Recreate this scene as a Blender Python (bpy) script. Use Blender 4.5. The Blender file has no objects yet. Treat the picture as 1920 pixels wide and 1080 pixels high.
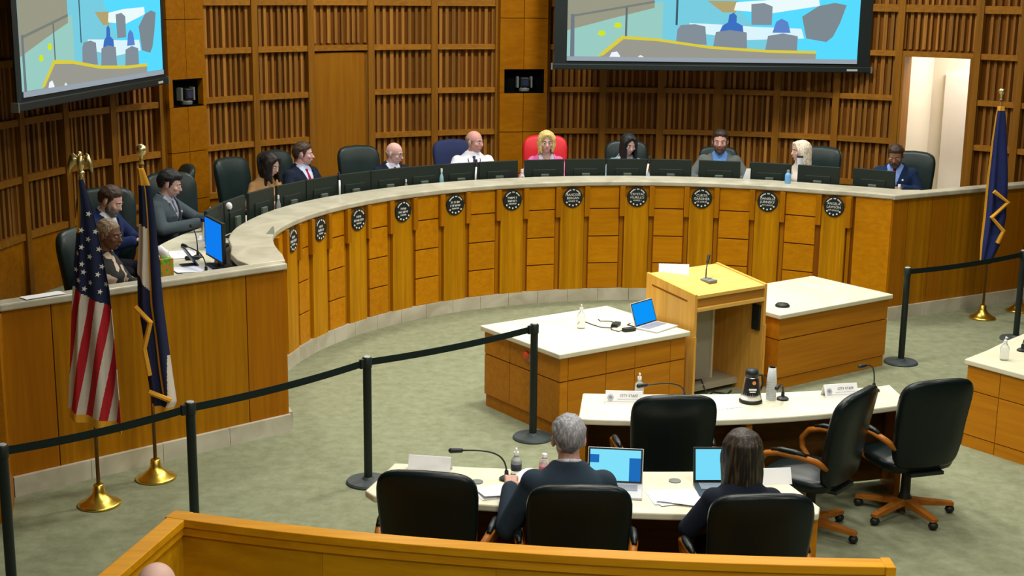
import bpy, bmesh, math, random
from math import sin, cos, pi, radians, sqrt, atan2, hypot
from mathutils import Vector, Matrix
random.seed(7)
scene = bpy.context.scene
COL = scene.collection

# ------------------------------------------------------------------ camera
CAM_H = 3.717
cam_d = bpy.data.cameras.new('camera'); cam = bpy.data.objects.new('camera', cam_d); COL.objects.link(cam)
cam_d.sensor_width = 36.0; cam_d.lens = 2560/1920*36.0; cam_d.clip_end = 200
_th, _ro = radians(12.456), radians(-0.70)
_c, _s, _ct, _st = cos(_ro), sin(_ro), cos(_th), sin(_th)
_R = Vector((_c, -_s*_st, -_s*_ct)); _D = Vector((-_s, -_c*_st, -_c*_ct)); _F = Vector((0, _ct, -_st))
_m = Matrix.Identity(4)
for i in range(3):
    _m[i][0] = _R[i]; _m[i][1] = -_D[i]; _m[i][2] = -_F[i]
_m[0][3], _m[1][3], _m[2][3] = 0, 0, CAM_H
cam.matrix_world = _m
scene.camera = cam

# ------------------------------------------------------------------ world, exposure
w = bpy.data.worlds.new('world'); scene.world = w; w.use_nodes = True
w.node_tree.nodes['Background'].inputs[0].default_value = (0.9, 0.95, 1, 1)
w.node_tree.nodes['Background'].inputs[1].default_value = 0.0
vs = scene.view_settings
vs.view_transform = 'Standard'; vs.look = 'None'; vs.gamma = 1.0; vs.use_curve_mapping = False
vs.exposure = 0.0

# ceiling lamps plus unseen added fill lamps: (x, y, watts, disc diameter, spread degrees)
CEIL = 5.6
LAMPS = [(0.6, 11.7, 92, 0.7, 95), (2.2, 12.9, 76, 0.7, 95), (1.3, 9.3, 52, 0.7, 100), (2.9, 10.6, 42, 0.7, 100),
         (0.5, 7.7, 48, 0.7, 105), (-1.0, 10.8, 34, 0.6, 95),
         (-3.1, 12.9, 72, 0.5, 125), (-1.4, 15.9, 92, 0.5, 125), (1.2, 16.8, 96, 0.5, 125), (3.6, 16.4, 92, 0.5, 125),  # unseen wide lamps added to brighten the curved wall
         (5.4, 13.4, 74, 0.5, 125), (2.0, 6.0, 40, 0.6, 110), (-0.2, 5.4, 24, 0.6, 110),
         (-1.0, 2.0, 34, 0.7, 125), (1.6, 1.6, 105, 0.7, 125), (4.6, 3.4, 125, 0.7, 125), (5.6, 8.6, 40, 0.6, 120)]  # unseen fill on the audience side, added to brighten camera-facing surfaces
for i, (x, y, pw, dia, spr) in enumerate(LAMPS):
    ld = bpy.data.lights.new('downlight_and_fill', 'AREA'); ld.shape = 'DISK'; ld.size = dia; ld.energy = pw
    ld.spread = radians(spr + 35); ld.color = (1.0, 0.965, 0.90)
    lo = bpy.data.objects.new('downlight_and_fill', ld); COL.objects.link(lo); lo.location = (x, y, CEIL-0.06)

# ------------------------------------------------------------------ helpers
def lin(r, g, b):
    f = lambda c: (c/255/12.92) if c/255 <= 0.04045 else ((c/255+0.055)/1.055)**2.4
    return (f(r), f(g), f(b), 1)

def newmat(name):
    m = bpy.data.materials.new(name); m.use_nodes = True
    return m, m.node_tree.nodes, m.node_tree.links, m.node_tree.nodes['Principled BSDF']

def plain(name, col, rough=0.6, metal=0.0, spec=0.4, noise=0.06, scale=18, emit=0, alpha=None, trans=0, bump=0, sheen=0, coat=0):
    m, N, L, B = newmat(name)
    if len(col) == 3: col = (*col, 1)
    B.inputs['Roughness'].default_value = rough; B.inputs['Metallic'].default_value = metal
    B.inputs['Specular IOR Level'].default_value = spec
    if coat: B.inputs['Coat Weight'].default_value = coat; B.inputs['Coat Roughness'].default_value = 0.15
    if trans: B.inputs['Transmission Weight'].default_value = trans; B.inputs['IOR'].default_value = 1.33
    tc = N.new('ShaderNodeTexCoord'); nz = N.new('ShaderNodeTexNoise'); nz.inputs['Scale'].default_value = scale
    L.new(tc.outputs['Object'], nz.inputs['Vector'])
    mr = N.new('ShaderNodeMapRange'); mr.inputs['To Min'].default_value = 1-noise; mr.inputs['To Max'].default_value = 1+noise
    L.new(nz.outputs['Fac'], mr.inputs['Value'])
    mx = N.new('ShaderNodeMix'); mx.data_type = 'RGBA'; mx.blend_type = 'MULTIPLY'; mx.inputs['Factor'].default_value = 1
    mx.inputs['A'].default_value = col; L.new(mr.outputs['Result'], mx.inputs['B'])
    L.new(mx.outputs['Result'], B.inputs['Base Color'])
    if emit:
        B.inputs['Emission Color'].default_value = col; B.inputs['Emission Strength'].default_value = emit
    if bump:
        bp = N.new('ShaderNodeBump'); bp.inputs['Strength'].default_value = bump; bp.inputs['Distance'].default_value = 0.005
        L.new(nz.outputs['Fac'], bp.inputs['Height']); L.new(bp.outputs['Normal'], B.inputs['Normal'])
    return m

def wood(name, c1, c2, axis='Z', rough=0.42, vary=0.12, scale=1.0, spec=0.13, stripes=0.0):
    """veneer: stretched noise grain along `axis`, per-object tone variation, optional broad strips"""
    m, N, L, B = newmat(name)
    B.inputs['Roughness'].default_value = rough; B.inputs['Specular IOR Level'].default_value = spec
    tc = N.new('ShaderNodeTexCoord'); mp = N.new('ShaderNodeMapping')
    s = {'Z': (26, 26, 1.2), 'X': (1.2, 26, 26), 'Y': (26, 1.2, 26)}[axis]
    mp.inputs['Scale'].default_value = tuple(v*scale for v in s)
    oi = N.new('ShaderNodeObjectInfo'); ml = N.new('ShaderNodeVectorMath'); ml.operation = 'SCALE'
    cmb = N.new('ShaderNodeCombineXYZ')
    for i in range(3): L.new(oi.outputs['Random'], cmb.inputs[i])
    L.new(cmb.outputs[0], ml.inputs[0]); ml.inputs['Scale'].default_value = 37
    ad = N.new('ShaderNodeVectorMath'); ad.operation = 'ADD'
    L.new(tc.outputs['Object'], mp.inputs['Vector']); L.new(mp.outputs[0], ad.inputs[0]); L.new(ml.outputs[0], ad.inputs[1])
    nz = N.new('ShaderNodeTexNoise'); nz.inputs['Scale'].default_value = 1.0; nz.inputs['Detail'].default_value = 5
    nz.inputs['Roughness'].default_value = 0.6; nz.inputs['Distortion'].default_value = 0.4
    L.new(ad.outputs[0], nz.inputs['Vector'])
    cr = N.new('ShaderNodeValToRGB'); cr.color_ramp.elements[0].position = 0.32; cr.color_ramp.elements[1].position = 0.7
    cr.color_ramp.elements[0].color = (*c1[:3], 1); cr.color_ramp.elements[1].color = (*c2[:3], 1)
    L.new(nz.outputs['Fac'], cr.inputs['Fac'])
    mr = N.new('ShaderNodeMapRange'); mr.inputs['To Min'].default_value = 1-vary; mr.inputs['To Max'].default_value = 1+vary
    L.new(oi.outputs['Random'], mr.inputs['Value'])
    mx = N.new('ShaderNodeMix'); mx.data_type = 'RGBA'; mx.blend_type = 'MULTIPLY'; mx.inputs['Factor'].default_value = 1
    L.new(cr.outputs['Color'], mx.inputs['A']); L.new(mr.outputs['Result'], mx.inputs['B'])
    out = mx.outputs['Result']
    if stripes:
        vo = N.new('ShaderNodeTexNoise'); vo.inputs['Scale'].default_value = 1; vo.inputs['Detail'].default_value = 0
        mp2 = N.new('ShaderNodeMapping'); mp2.inputs['Scale'].default_value = {'Z': (17, 17, 0), 'X': (0, 17, 17), 'Y': (17, 0, 17)}[axis]
        L.new(tc.outputs['Object'], mp2.inputs['Vector']); L.new(mp2.outputs[0], vo.inputs['Vector'])
        m3 = N.new('ShaderNodeMapRange'); m3.inputs['From Min'].default_value = 0.35; m3.inputs['From Max'].default_value = 0.65
        m3.inputs['To Min'].default_value = 1-stripes; m3.inputs['To Max'].default_value = 1+stripes
        L.new(vo.outputs['Fac'], m3.inputs['Value'])
        mx2 = N.new('ShaderNodeMix'); mx2.data_type = 'RGBA'; mx2.blend_type = 'MULTIPLY'; mx2.inputs['Factor'].default_value = 1
        L.new(out, mx2.inputs['A']); L.new(m3.outputs['Result'], mx2.inputs['B']); out = mx2.outputs['Result']
    L.new(out, B.inputs['Base Color'])
    bp = N.new('ShaderNodeBump'); bp.inputs['Strength'].default_value = 0.08; bp.inputs['Distance'].default_value = 0.003
    L.new(nz.outputs['Fac'], bp.inputs['Height']); L.new(bp.outputs['Normal'], B.inputs['Normal'])
    return m

def stone(name, c1, c2, rough=0.35, scale=3.0):
    m, N, L, B = newmat(name)
    B.inputs['Roughness'].default_value = rough; B.inputs['Specular IOR Level'].default_value = 0.3
    tc = N.new('ShaderNodeTexCoord'); nz = N.new('ShaderNodeTexNoise'); nz.inputs['Scale'].default_value = scale
    nz.inputs['Detail'].default_value = 6; nz.inputs['Distortion'].default_value = 1.2
    L.new(tc.outputs['Object'], nz.inputs['Vector'])
    cr = N.new('ShaderNodeValToRGB'); cr.color_ramp.elements[0].position = 0.35; cr.color_ramp.elements[1].position = 0.65
    cr.color_ramp.elements[0].color = (*c1[:3], 1); cr.color_ramp.elements[1].color = (*c2[:3], 1)
    L.new(nz.outputs['Fac'], cr.inputs['Fac']); L.new(cr.outputs['Color'], B.inputs['Base Color'])
    return m

def carpet(name, c1, c2):
    m, N, L, B = newmat(name)
    B.inputs['Roughness'].default_value = 0.95; B.inputs['Specular IOR Level'].default_value = 0.1
    tc = N.new('ShaderNodeTexCoord')
    n1 = N.new('ShaderNodeTexNoise'); n1.inputs['Scale'].default_value = 9; n1.inputs['Detail'].default_value = 8; n1.inputs['Roughness'].default_value = 0.7
    n2 = N.new('ShaderNodeTexNoise'); n2.inputs['Scale'].default_value = 240; n2.inputs['Detail'].default_value = 2
    L.new(tc.outputs['Object'], n1.inputs['Vector']); L.new(tc.outputs['Object'], n2.inputs['Vector'])
    ad = N.new('ShaderNodeMath'); ad.operation = 'ADD'; L.new(n1.outputs['Fac'], ad.inputs[0]); L.new(n2.outputs['Fac'], ad.inputs[1])
    cr = N.new('ShaderNodeValToRGB'); cr.color_ramp.elements[0].position = 0.38; cr.color_ramp.elements[1].position = 0.62
    mr = N.new('ShaderNodeMath'); mr.operation = 'MULTIPLY'; mr.inputs[1].default_value = 0.5; L.new(ad.outputs[0], mr.inputs[0])
    cr.color_ramp.elements[0].color = c1; cr.color_ramp.elements[1].color = c2
    L.new(mr.outputs[0], cr.inputs['Fac']); L.new(cr.outputs['Color'], B.inputs['Base Color'])
    bp = N.new('ShaderNodeBump'); bp.inputs['Strength'].default_value = 0.3; bp.inputs['Distance'].default_value = 0.004
    L.new(n2.outputs['Fac'], bp.inputs['Height']); L.new(bp.outputs['Normal'], B.inputs['Normal'])
    return m

def emit(name, col, k=1.0):
    m = bpy.data.materials.new(name); m.use_nodes = True; N = m.node_tree.nodes; L = m.node_tree.links
    for n in list(N): N.remove(n)
    o = N.new('ShaderNodeOutputMaterial'); e = N.new('ShaderNodeEmission')
    e.inputs[0].default_value = col; e.inputs[1].default_value = k; L.new(e.outputs[0], o.inputs[0])
    return m

class MB:
    def __init__(s): s.v = []; s.f = []; s.m = []
    def add(s, vs, fs, mi=0):
        b = len(s.v); s.v += [tuple(p) for p in vs]; s.f += [tuple(b+i for i in f) for f in fs]; s.m += [mi]*len(fs); return s
    def box(s, x0, x1, y0, y1, z0, z1, mi=0, M=None):
        vs = [Vector((x, y, z)) for z in (z0, z1) for y in (y0, y1) for x in (x0, x1)]
        if M: vs = [M @ p for p in vs]
        return s.add(vs, [(0, 2, 3, 1), (4, 5, 7, 6), (0, 1, 5, 4), (2, 6, 7, 3), (0, 4, 6, 2), (1, 3, 7, 5)], mi)
    def prism(s, poly, z0, z1, mi=0):
        n = len(poly)
        if sum(poly[i][0]*poly[(i+1) % n][1]-poly[(i+1) % n][0]*poly[i][1] for i in range(n)) < 0: poly = poly[::-1]
        vs = [(x, y, z0) for x, y in poly]+[(x, y, z1) for x, y in poly]
        fs = [tuple(range(n-1, -1, -1)), tuple(range(n, 2*n))]+[(i, (i+1) % n, n+(i+1) % n, n+i) for i in range(n)]
        return s.add(vs, fs, mi)
    def loft(s, rings, cap=True, mi=0, closed=True):
        n = len(rings[0]); vs = [p for r in rings for p in r]; fs = []
        for k in range(len(rings)-1):
            for i in range(n if closed else n-1):
                j = (i+1) % n; fs.append((k*n+i, k*n+j, (k+1)*n+j, (k+1)*n+i))
        if cap and closed: fs += [tuple(range(n-1, -1, -1)), tuple((len(rings)-1)*n+i for i in range(n))]
        return s.add(vs, fs, mi)
    def lathe(s, prof, n=24, c=(0, 0, 0), mi=0):
        rings = [[(c[0]+r*cos(2*pi*i/n), c[1]+r*sin(2*pi*i/n), c[2]+z) for i in range(n)] for r, z in prof]
        return s.loft(rings, True, mi)
    def tube(s, pts, r, n=8, mi=0, sx=1.0):
        pts = [Vector(p) for p in pts]; rings = []; rr = r if isinstance(r, (list, tuple)) else [r]*len(pts)
        prev = None
        for i, p in enumerate(pts):
            d = (pts[min(i+1, len(pts)-1)]-pts[max(i-1, 0)]).normalized()
            if prev is None:
                a = Vector((0, 0, 1)) if abs(d.z) < 0.9 else Vector((1, 0, 0)); u = d.cross(a).normalized()
            else: u = (prev-d*prev.dot(d)).normalized()
            v = d.cross(u); prev = u
            rings.append([p+u*(rr[i]*sx*cos(2*pi*k/n))+v*(rr[i]*sin(2*pi*k/n)) for k in range(n)])
        return s.loft(rings, True, mi)
    def ell(s, c, r, M=None, n=16, m=10, mi=0):
        c = Vector(c); vs = [Vector((0, 0, -1))]; fs = []
        for j in range(1, m):
            t = -pi/2+pi*j/m
            vs += [Vector((cos(t)*cos(2*pi*i/n), cos(t)*sin(2*pi*i/n), sin(t))) for i in range(n)]
        vs.append(Vector((0, 0, 1))); top = len(vs)-1
        for i in range(n): fs.append((0, 1+(i+1) % n, 1+i)); fs.append((top, 1+(m-2)*n+i, 1+(m-2)*n+(i+1) % n))
        for j in range(m-2):
            for i in range(n): a = 1+j*n; fs.append((a+i, a+(i+1) % n, a+n+(i+1) % n, a+n+i))
        out = []
        for p in vs:
            q = Vector((p.x*r[0], p.y*r[1], p.z*r[2])); q = (M @ q) if M else q; out.append(c+q)
        return s.add(out, fs, mi)
    def cap(s, p0, p1, r0, r1, n=12, mi=0):
        """tapered capsule"""
        p0, p1 = Vector(p0), Vector(p1); d = p1-p0; Ln = d.length or 1e-6; d /= Ln
        pts = []; rs = []
        for k in range(4): t = pi/2*(k+0.25)/4; pts.append(p0-d*(r0*cos(t))); rs.append(r0*sin(t))
        pts.append(p0); rs.append(r0); pts.append(p1); rs.append(r1)
        for k in range(3, -1, -1): t = pi/2*(k+0.25)/4; pts.append(p1+d*(r1*cos(t))); rs.append(r1*sin(t))
        a = Vector((0, 0, 1)) if abs(d.z) < 0.9 else Vector((1, 0, 0)); u = d.cross(a).normalized(); v = d.cross(u)
        return s.loft([[p+u*(r*cos(2*pi*k/n))+v*(r*sin(2*pi*k/n)) for k in range(n)] for p, r in zip(pts, rs)], True, mi)
    def mesh(s, name, mats, smooth=False):
        me = bpy.data.meshes.new(name); me.from_pydata([tuple(p) for p in s.v], [], s.f)
        for m in (mats if isinstance(mats, (list, tuple)) else [mats]): me.materials.append(m)
        for i, p in enumerate(me.polygons): p.material_index = s.m[i]; p.use_smooth = smooth
        bm = bmesh.new(); bm.from_mesh(me); bmesh.ops.recalc_face_normals(bm, faces=bm.faces); bm.to_mesh(me); bm.free()
        me.update(); return me
    def build(s, name, mats, parent=None, smooth=False, loc=(0, 0, 0), rz=0, bevel=0, auto=False):
        o = bpy.data.objects.new(name, s.mesh(name, mats, smooth)); COL.objects.link(o)
        o.location = loc; o.rotation_euler = (0, 0, rz)
        if parent: o.parent = parent
        if bevel:
            b = o.modifiers.new('bevel', 'BEVEL'); b.width = bevel; b.segments = 2; b.limit_method = 'ANGLE'; b.angle_limit = radians(40)
        if auto:
            for p in o.data.polygons: p.use_smooth = True
            o.data.set_sharp_from_angle(angle=radians(35))
        return o

def place(me, name, parent=None, loc=(0, 0, 0), rz=0):
    o = bpy.data.objects.new(name, me); COL.objects.link(o); o.location = loc; o.rotation_euler = (0, 0, rz)
    if parent: o.parent = parent
    return o

def tag(o, label, cat, group=None):
    o['label'] = label; o['category'] = cat
    if group: o['group'] = group
    return o
def struct(o): o['kind'] = 'structure'; return o
def thing(name, label, cat, loc=(0, 0, 0), rz=0, group=None):
    o = bpy.data.objects.new(name, None); COL.objects.link(o); o.location = loc; o.rotation_euler = (0, 0, rz)
    o.empty_display_size = 0.1
    return tag(o, label, cat, group)
def kids(o): return [c for c in bpy.data.objects if c.parent == o]
def dup(root, loc, rz, label, group=None, remap=None):
    r = root.copy(); COL.objects.link(r); r.location = loc; r.rotation_euler = (0, 0, rz); r['label'] = label
    if group: r['group'] = group
    for ch in CH[root.name]:
        c = ch[0].copy(); COL.objects.link(c); c.parent = r
        if remap:
            for sl in range(len(c.material_slots)):
                mt = c.material_slots[sl].material
                if mt in remap: c.material_slots[sl].link = 'OBJECT'; c.material_slots[sl].material = remap[mt]
        for g in ch[1]:
            d = g.copy(); COL.objects.link(d); d.parent = c
            if remap:
                for sl in range(len(d.material_slots)):
                    mt = d.material_slots[sl].material
                    if mt in remap: d.material_slots[sl].link = 'OBJECT'; d.material_slots[sl].material = remap[mt]
    return r
CH = {}
def remember(root):
    ks = kids(root); CH[root.name] = [(k, kids(k)) for k in ks]; return root

def evaluated_mesh(o):
    dg = bpy.context.evaluated_depsgraph_get(); me = bpy.data.meshes.new_from_object(o.evaluated_get(dg)); return me
def remesh(mb, name, mat, voxel, smooth=2, parent=None):
    o = mb.build(name, mat); md = o.modifiers.new('r', 'REMESH'); md.mode = 'VOXEL'; md.voxel_size = voxel; md.use_smooth_shade = True
    sm = o.modifiers.new('s', 'SMOOTH'); sm.iterations = smooth; sm.factor = 0.5
    me = evaluated_mesh(o); old = o.data; o.modifiers.clear(); o.data = me; bpy.data.meshes.remove(old)
    me.name = name
    if not me.materials: me.materials.append(mat)
    for p in me.polygons: p.use_smooth = True
    if parent: o.parent = parent
    return o
def text_mesh(name, txt, size, mat, ext=0.0008):
    cu = bpy.data.curves.new('t', 'FONT'); cu.body = txt; cu.size = size; cu.extrude = ext; cu.align_x = 'CENTER'; cu.align_y = 'CENTER'; cu.resolution_u = 2
    o = bpy.data.objects.new('t', cu); COL.objects.link(o); me = evaluated_mesh(o); bpy.data.objects.remove(o); bpy.data.curves.remove(cu)
    me.name = name; me.materials.clear(); me.materials.append(mat); return me

# ------------------------------------------------------------------ materials
M_SLAT = wood('slat_oak', (0.20, 0.082, 0.012), (0.36, 0.165, 0.030), 'Z', 0.5, 0.34, spec=0.2)
M_SLATBACK = plain('slat_backing', (0.20, 0.070, 0.008), 0.8, spec=0.1)
M_RAIL = wood('wall_rail_oak', (0.25, 0.10, 0.010), (0.36, 0.155, 0.014), 'X', 0.45, 0.10, spec=0.2)
M_MULL = wood('wall_mullion_oak', (0.20, 0.08, 0.006), (0.30, 0.125, 0.010), 'Z', 0.45, 0.10, spec=0.2)
M_WPANEL = wood('wall_panel_veneer', (0.28, 0.095, 0.001), (0.37, 0.14, 0.002), 'X', 0.42, 0.06, 0.7)
M_DPANEL = wood('dais_panel_veneer', (0.45, 0.165, 0.001), (0.56, 0.235, 0.002), 'X', 0.42, 0.07, 0.8)
M_DPIL = wood('dais_pilaster_veneer', (0.40, 0.165, 0.001), (0.53, 0.245, 0.002), 'Z', 0.42, 0.05, 1.3, stripes=0.10)
M_DFIN = wood('dais_fin_veneer', (0.33, 0.12, 0.001), (0.43, 0.17, 0.002), 'Z', 0.42, 0.06)
M_DCORE = wood('dais_reveal_veneer', (0.20, 0.058, 0.004), (0.27, 0.085, 0.005), 'Z', 0.5, 0.05)
M_WING = wood('wing_veneer', (0.30, 0.115, 0.001), (0.40, 0.17, 0.002), 'Z', 0.42, 0.05, 1.2, stripes=0.12)
M_WINGD = wood('wing_veneer_plain', (0.29, 0.098, 0.001), (0.36, 0.132, 0.002), 'Z', 0.42, 0.04)
M_TPANEL = wood('table_panel_veneer', (0.42, 0.15, 0.006), (0.54, 0.215, 0.009), 'X', 0.38, 0.07, 0.8)
M_LECT = wood('lectern_oak', (0.60, 0.30, 0.045), (0.74, 0.41, 0.08), 'Z', 0.36, 0.05)
M_LECTT = wood('lectern_top_oak', (0.66, 0.37, 0.075), (0.80, 0.50, 0.13), 'X', 0.34, 0.05)
M_BENCH = wood('rail_oak', (0.56, 0.235, 0.004), (0.72, 0.335, 0.008), 'X', 0.36, 0.05, 0.7)
M_BENCHP = wood('rail_panel_oak', (0.48, 0.215, 0.003), (0.64, 0.32, 0.006), 'X', 0.42, 0.05, 0.5)
M_ARMWOOD = wood('chair_wood', (0.30, 0.095, 0.012), (0.42, 0.15, 0.02), 'Y', 0.28, 0.05)
M_STONE = stone('counter_stone', (0.40, 0.38, 0.28), (0.53, 0.505, 0.39))
M_TOP = stone('table_laminate', (0.64, 0.61, 0.44), (0.74, 0.71, 0.53), 0.4, 2.2)
M_PLINTH = stone('plinth_marble', (0.42, 0.39, 0.29), (0.58, 0.55, 0.44), 0.4, 2.5)
M_CARPET = carpet('carpet', (0.165, 0.180, 0.100, 1), (0.275, 0.295, 0.190, 1))
M_WHITEW = plain('white_plaster', (0.72, 0.66, 0.54), 0.9, noise=0.02)
M_CEIL = plain('ceiling_plaster', (0.62, 0.58, 0.50), 0.95, noise=0.02)
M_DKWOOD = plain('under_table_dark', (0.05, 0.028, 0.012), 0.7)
M_BLACK = plain('black_plastic', (0.010, 0.014, 0.013), 0.45, spec=0.35)
M_GREEN = plain('monitor_shell', (0.010, 0.020, 0.015), 0.5, spec=0.35)
M_POST = plain('stanchion_black', (0.008, 0.016, 0.013), 0.45, spec=0.4)
M_DISC = plain('stanchion_base', (0.045, 0.060, 0.062), 0.55, spec=0.4)
M_BELT = plain('belt_webbing', (0.006, 0.014, 0.011), 0.8, spec=0.2)
M_LEATH = plain('black_leather', (0.003, 0.008, 0.008), 0.34, spec=0.26, bump=0.12, scale=60)
M_LEATHG = plain('dark_green_leather', (0.006, 0.018, 0.016), 0.42, spec=0.32, bump=0.15, scale=60)
M_RED = plain('red_leather', (0.62, 0.010, 0.018), 0.5)
M_BLUECH = plain('navy_upholstery', (0.010, 0.022, 0.085), 0.8)
M_BRASS = plain('brass', (0.80, 0.58, 0.10), 0.28, metal=1.0, noise=0.05)
M_GOLD = plain('pale_gilt', (0.78, 0.66, 0.34), 0.3, metal=1.0, noise=0.05)
M_POLE = wood('flag_pole_wood', (0.12, 0.055, 0.012), (0.20, 0.10, 0.025), 'Z', 0.35, 0.05)
M_FRINGE = plain('gold_fringe', (0.72, 0.35, 0.02), 0.8, noise=0.25, scale=120)
M_NAVY = plain('navy_cloth', (0.010, 0.016, 0.055), 0.85, noise=0.1)
M_BLUE = plain('blue_cloth', (0.010, 0.020, 0.115), 0.85, noise=0.1)
M_REDC = plain('red_cloth', (0.45, 0.010, 0.018), 0.85, noise=0.08)
M_WHITEC = plain('white_cloth', (0.62, 0.56, 0.48), 0.85, noise=0.06)
M_PAPER = plain('paper', (0.85, 0.86, 0.88), 0.8, noise=0.02)
M_METAL = plain('brushed_steel', (0.62, 0.63, 0.64), 0.3, metal=1.0)
M_GREYPL = plain('grey_plastic', (0.16, 0.18, 0.17), 0.5)
M_LTGREY = plain('light_grey_plastic', (0.52, 0.53, 0.54), 0.45)
M_CLEAR = plain('clear_plastic', (0.86, 0.90, 0.92), 0.12, trans=0.75, noise=0.01)
M_WHITEPL = plain('white_plastic', (0.82, 0.83, 0.84), 0.4, noise=0.02)
M_TEXT = plain('white_lettering', (0.80, 0.82, 0.82), 0.6, noise=0.01)
M_PLQ = plain('plaque_black', (0.008, 0.016, 0.016), 0.4)
M_INK = plain('dark_ink', (0.03, 0.035, 0.05), 0.7)
S_BLUE = emit('screen_blue', lin(20, 130, 235), 0.9)
S_CYAN = emit('screen_cyan', lin(130, 225, 250), 1.0)
S_DKBL = emit('screen_deep_blue', lin(35, 120, 205), 0.8)

# ------------------------------------------------------------------ geometry of the chamber
CX, CY = 1.65, 12.35                 # centre of dais and back wall
RW = 6.75                            # back wall radius
PLAT = 0.55                          # raised platform behind the dais
def pol(r, a): return (CX+r*cos(radians(a)), CY+r*sin(radians(a)))
def sstep(t): t = max(0, min(1, t)); return t*t*(3-2*t)
def rf(a): return 3.90+0.13*sstep((62-a)/14)-0.17*sstep((a-174)/26)   # front face of the dais
def arcpts(r, a0, a1, step=1.5):
    n = max(2, int(abs(a1-a0)/step)+1); return [pol(r(a) if callable(r) else r, a) for a in [a0+(a1-a0)*i/n for i in range(n+1)]]
def arcband(mb, r0, r1, a0, a1, z0, z1, step=1.5, mi=0):
    A, B = arcpts(r0, a0, a1, step), arcpts(r1, a0, a1, step); n = len(A)
    rings = [[(A[i][0], A[i][1], z0), (B[i][0], B[i][1], z0), (B[i][0], B[i][1], z1), (A[i][0], A[i][1], z1)] for i in range(n)]
    mb.loft(rings, True, mi); return mb
def P(r): return lambda a: rf(a)+r

# floor, ceiling, plain enclosing walls
struct(MB().box(-9, 16, -4, 24, -0.12, 0).build('floor', M_CARPET))
ceil_ = struct(MB().box(-9, 16, -4, 24, CEIL, CEIL+0.15).build('ceiling', M_CEIL))
struct(MB().box(-9, 16, -4.2, -4, 0, CEIL).build('wall_front', M_WHITEW))
struct(MB().box(-9.2, -9, -4, 24, 0, CEIL).build('wall_left', M_WPANEL))
struct(MB().box(16, 16.2, -4, 24, 0, CEIL).build('wall_right', M_WPANEL))
for i, (x, y, pw, dia, spr) in enumerate(LAMPS):
    MB().lathe([(dia/2+0.02, -0.05), (dia/2+0.07, -0.05), (dia/2+0.07, 0), (dia/2+0.02, 0)], 28).build('lamp_ring', M_LTGREY, ceil_, loc=(x, y, CEIL))  # ring round every lamp, the added fill lamps included
pl = arcpts(RW-0.02, 42.2, 199)+[(-4.95, 9.85), (-3.80, 9.62), (-1.98, 11.26)]+arcpts(lambda a: rf(a)+0.12, 194, 50)
struct(MB().prism(pl, 0.0, PLAT).build('floor_platform', M_CARPET))

# curved back wall with openings
DOOR = (121.9, 129.4); DWAY = (51.4, 59.1)
wb = MB()
arcband(wb, RW, RW+0.18, 30, DWAY[0], 0, CEIL, 2)
arcband(wb, RW, RW+0.18, DWAY[1], 206, 0, CEIL, 2)
arcband(wb, RW, RW+0.18, DWAY[0], DWAY[1], 2.90, CEIL, 2)
wall = struct(wb.build('wall_back', M_SLATBACK))
COLS = [(143.5, 148.5), (100.5, 106.3)]
def solid(a): return any(l-0.2 <= a <= h+0.2 for l, h in COLS)
# slats, each one a board of its own
SLM = [MB().box(-ww/2, ww/2, -dd, 0, 0, 1).mesh('slat', M_SLAT) for ww, dd in ((0.034, .035), (0.042, .042), (0.050, .038), (0.040, .045), (0.028, .04))]
a = 40.6; nsl = 0
while a < 200:
    pitch = 0.60+0.30*random.random()
    ind = DWAY[0]-0.6 < a < DWAY[1]+0.6; ins = DOOR[0]-0.5 < a < DOOR[1]+0.5
    if not solid(a):
        z0 = 2.98 if (ind or ins) else 1.22
        o = place(random.choice(SLM), 'slat', wall, (*pol(RW, a), z0), radians(a-90)); o.scale = (1, 1, 4.15-z0); nsl += 1
    a += pitch
# horizontal rails and mullions on the slats
SECT = [(40, DWAY[0]-.5, [46]), (DWAY[1]+.5, 100.5, [66.4, 73.2, 80.0, 86.8, 93.7]), (106.3, DOOR[0], [114.1]), (DOOR[1], 143.5, [136.5]), (148.9, 200, [155.7, 162.5, 169.3, 176.1, 183, 190])]
RZ = [1.19, 1.77, 2.34, 2.92, 3.49]
for a0, a1, mids in SECT:
    edges = [a0]+mids+[a1]
    for e0, e1 in zip(edges[:-1], edges[1:]):
        for z in RZ:
            arcband(MB(), RW-0.085, RW, e0+0.2, e1-0.2, z-0.035, z+0.035 if z < 3.4 else z+0.06, 1.2).build('rail', M_RAIL, wall)
    for m_ in edges:
        MB().box(-0.045, 0.045, -0.10, 0.0, PLAT, 4.15).build('mullion', M_MULL, wall, loc=(*pol(RW, m_), 0), rz=radians(m_-90))
    arcband(MB(), RW-0.06, RW, a0, a1, PLAT, 1.155, 2).build('wainscot', M_WPANEL, wall)
for a0, a1 in ((DOOR[0], DOOR[1]), (DWAY[0]-.5, DWAY[1]+.5)):
    arcband(MB(), RW-0.085, RW, a0, a1, 2.885, 2.955, 1.2).build('rail', M_RAIL, wall)
    arcband(MB(), RW-0.085, RW, a0, a1, 3.455, 3.55, 1.2).build('rail', M_RAIL, wall)
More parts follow.
